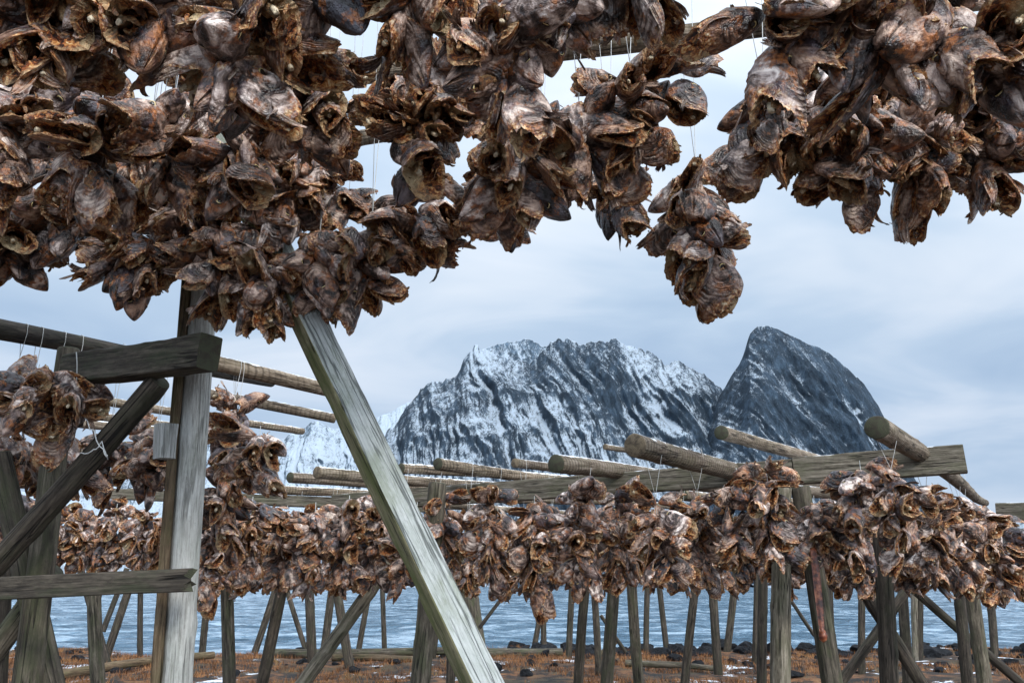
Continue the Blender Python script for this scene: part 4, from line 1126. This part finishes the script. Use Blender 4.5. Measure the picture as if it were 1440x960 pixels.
GM = 'front row of cod head bunches on the rack before the mountain'
MR = [(303, 700, 850, 5.6, 'mid rack bunch just right of the pale round post, hanging lowest there'), (350, 692, 828, 6.0, 'mid rack bunch second from the round post'),
      (400, 705, 828, 6.2, 'mid rack bunch over the dark leaning post'), (440, 700, 832, 5.8, 'mid rack bunch over the reddish upright post'),
      (488, 690, 828, 5.8, 'mid rack bunch midway between round post and white beam'), (530, 700, 825, 5.9, 'mid rack bunch touching the left side of the white beam'),
      (585, 700, 828, 5.6, 'mid rack bunch peeping out above the thick mossy post'),
      (625, 690, 820, 5.3, 'front bunch touching the right side of the white beam'), (690, 682, 832, 5.0, 'front bunch topped with a pale skull, second from the white beam'),
      (752, 690, 856, 5.0, 'front bunch hanging lowest over the close pair of posts'), (815, 672, 830, 5.0, 'front bunch beneath the short grey pole end'),
      (872, 680, 830, 5.1, 'front bunch below the left part of the thickest pole end'), (925, 690, 828, 5.0, 'front bunch directly below the thickest pole end'),
      (985, 685, 830, 5.1, 'front bunch right of the thickest pole end'), (1040, 650, 785, 4.9, 'front bunch rising over the ledger below the ringed pole'),
      (1083, 640, 795, 4.8, 'front bunch hiding the joint of the two ledger timbers'), (1098, 700, 822, 5.6, 'bunch just above the thick brown post'),
      (1150, 690, 812, 5.0, 'front bunch with the long red strip hanging below it'), (1200, 690, 808, 5.0, 'front bunch between the red strip and the ledger overlap bunch'),
      (1215, 640, 755, 4.8, 'upper bunch lapping over the ledger left of the looped strings'), (1262, 650, 795, 4.7, 'bunch hung on looped white strings under the dark pole'),
      (1310, 690, 820, 5.0, 'front bunch below the cut ledger end'), (1345, 705, 840, 5.5, 'bunch right of the cut ledger end'),
      (1392, 705, 862, 5.6, 'bunch near the right edge hanging lower than its neighbours'), (1430, 730, 850, 6.0, 'bunch at the right frame edge under the grey ledger piece')]
for i, (x, y0, y1, z, lab) in enumerate(MR):
    root = bundle(x, y0, y1, z, rg, lab, GM, POLES, z < 5.2, .205, dens=3.6)
    if x == 1150:       # dried gullet hanging far below the bunch
        a, b = Pz(1143, 770, 4.85), Pz(1144, 893, 4.85); rng_ = np.random.RandomState(3); acc = Acc()
        ribbon(acc, [0, 0, 0], [.02, 0, -1], [0, -1, 0], (a - b).length * .9, .024, rng_, 0, .3, 2, 26, 9)
        e = np.array([0.004, 0, -(a - b).length * .88]); tube(acc, [e, e + [0, 0, -.03], e + [0, 0, -.055], e + [0, 0, -.07]], [.016, .026, .022, .005], 0, 10)
        c, f, _, _ = acc.arrays(); gm, gnt, gb = new_mat('red_dried_gullet'); gn = N(gnt)
        gn.l(gn.ramp(gn.noise(gn.obj(), 30, 4, .6), [(.38, (.035, .009, .005)), (.52, (.15, .035, .014)), (.68, (.33, .12, .055))]), gb.inputs['Base Color']); gb.inputs['Roughness'].default_value = .4
        g = link('red_strip', mesh_from('red_strip', c, f, [gm]), parent=root); g.location = a - root.location; g['label'] = 'long dark red dried strip with a knob end'
GB1, GB2, GB3 = 'crowded bunches behind the front row', 'bunches in the far rows of the rack', 'small far bunches left of the round post'
rr = random.Random(3)
for x in range(95, 280, 33): bundle(x + rr.uniform(-6, 6), 706 + rr.uniform(-6, 8), 806 + rr.uniform(-6, 4), 7.2 + rr.uniform(-.3, .3), rg, 'pale small bunch of cod heads in the far rack left of the round post', GB3, POLES, False, .22, dens=3.3)
for x in range(300, 1440, 44): bundle(x + rr.uniform(-8, 8), 712 + rr.uniform(-5, 8), 834 + rr.uniform(-8, 8), 6.8 + rr.uniform(-.3, .3), rg, 'bunch of dried cod heads crowded behind the front row of the rack', GB1, POLES, False, .205, dens=3.3)
for x in list(range(60, 280, 45)) + list(range(310, 1440, 50)): bundle(x + rr.uniform(-8, 8), 725 + rr.uniform(-5, 8), (808 if x < 280 else 830) + rr.uniform(-7, 5), 8.6 + rr.uniform(-.3, .3), rg, 'small bunch of dried cod heads in the farthest rows of the rack', GB2, POLES, False, .21, dens=2.8)
print('HEADS', NH[0])
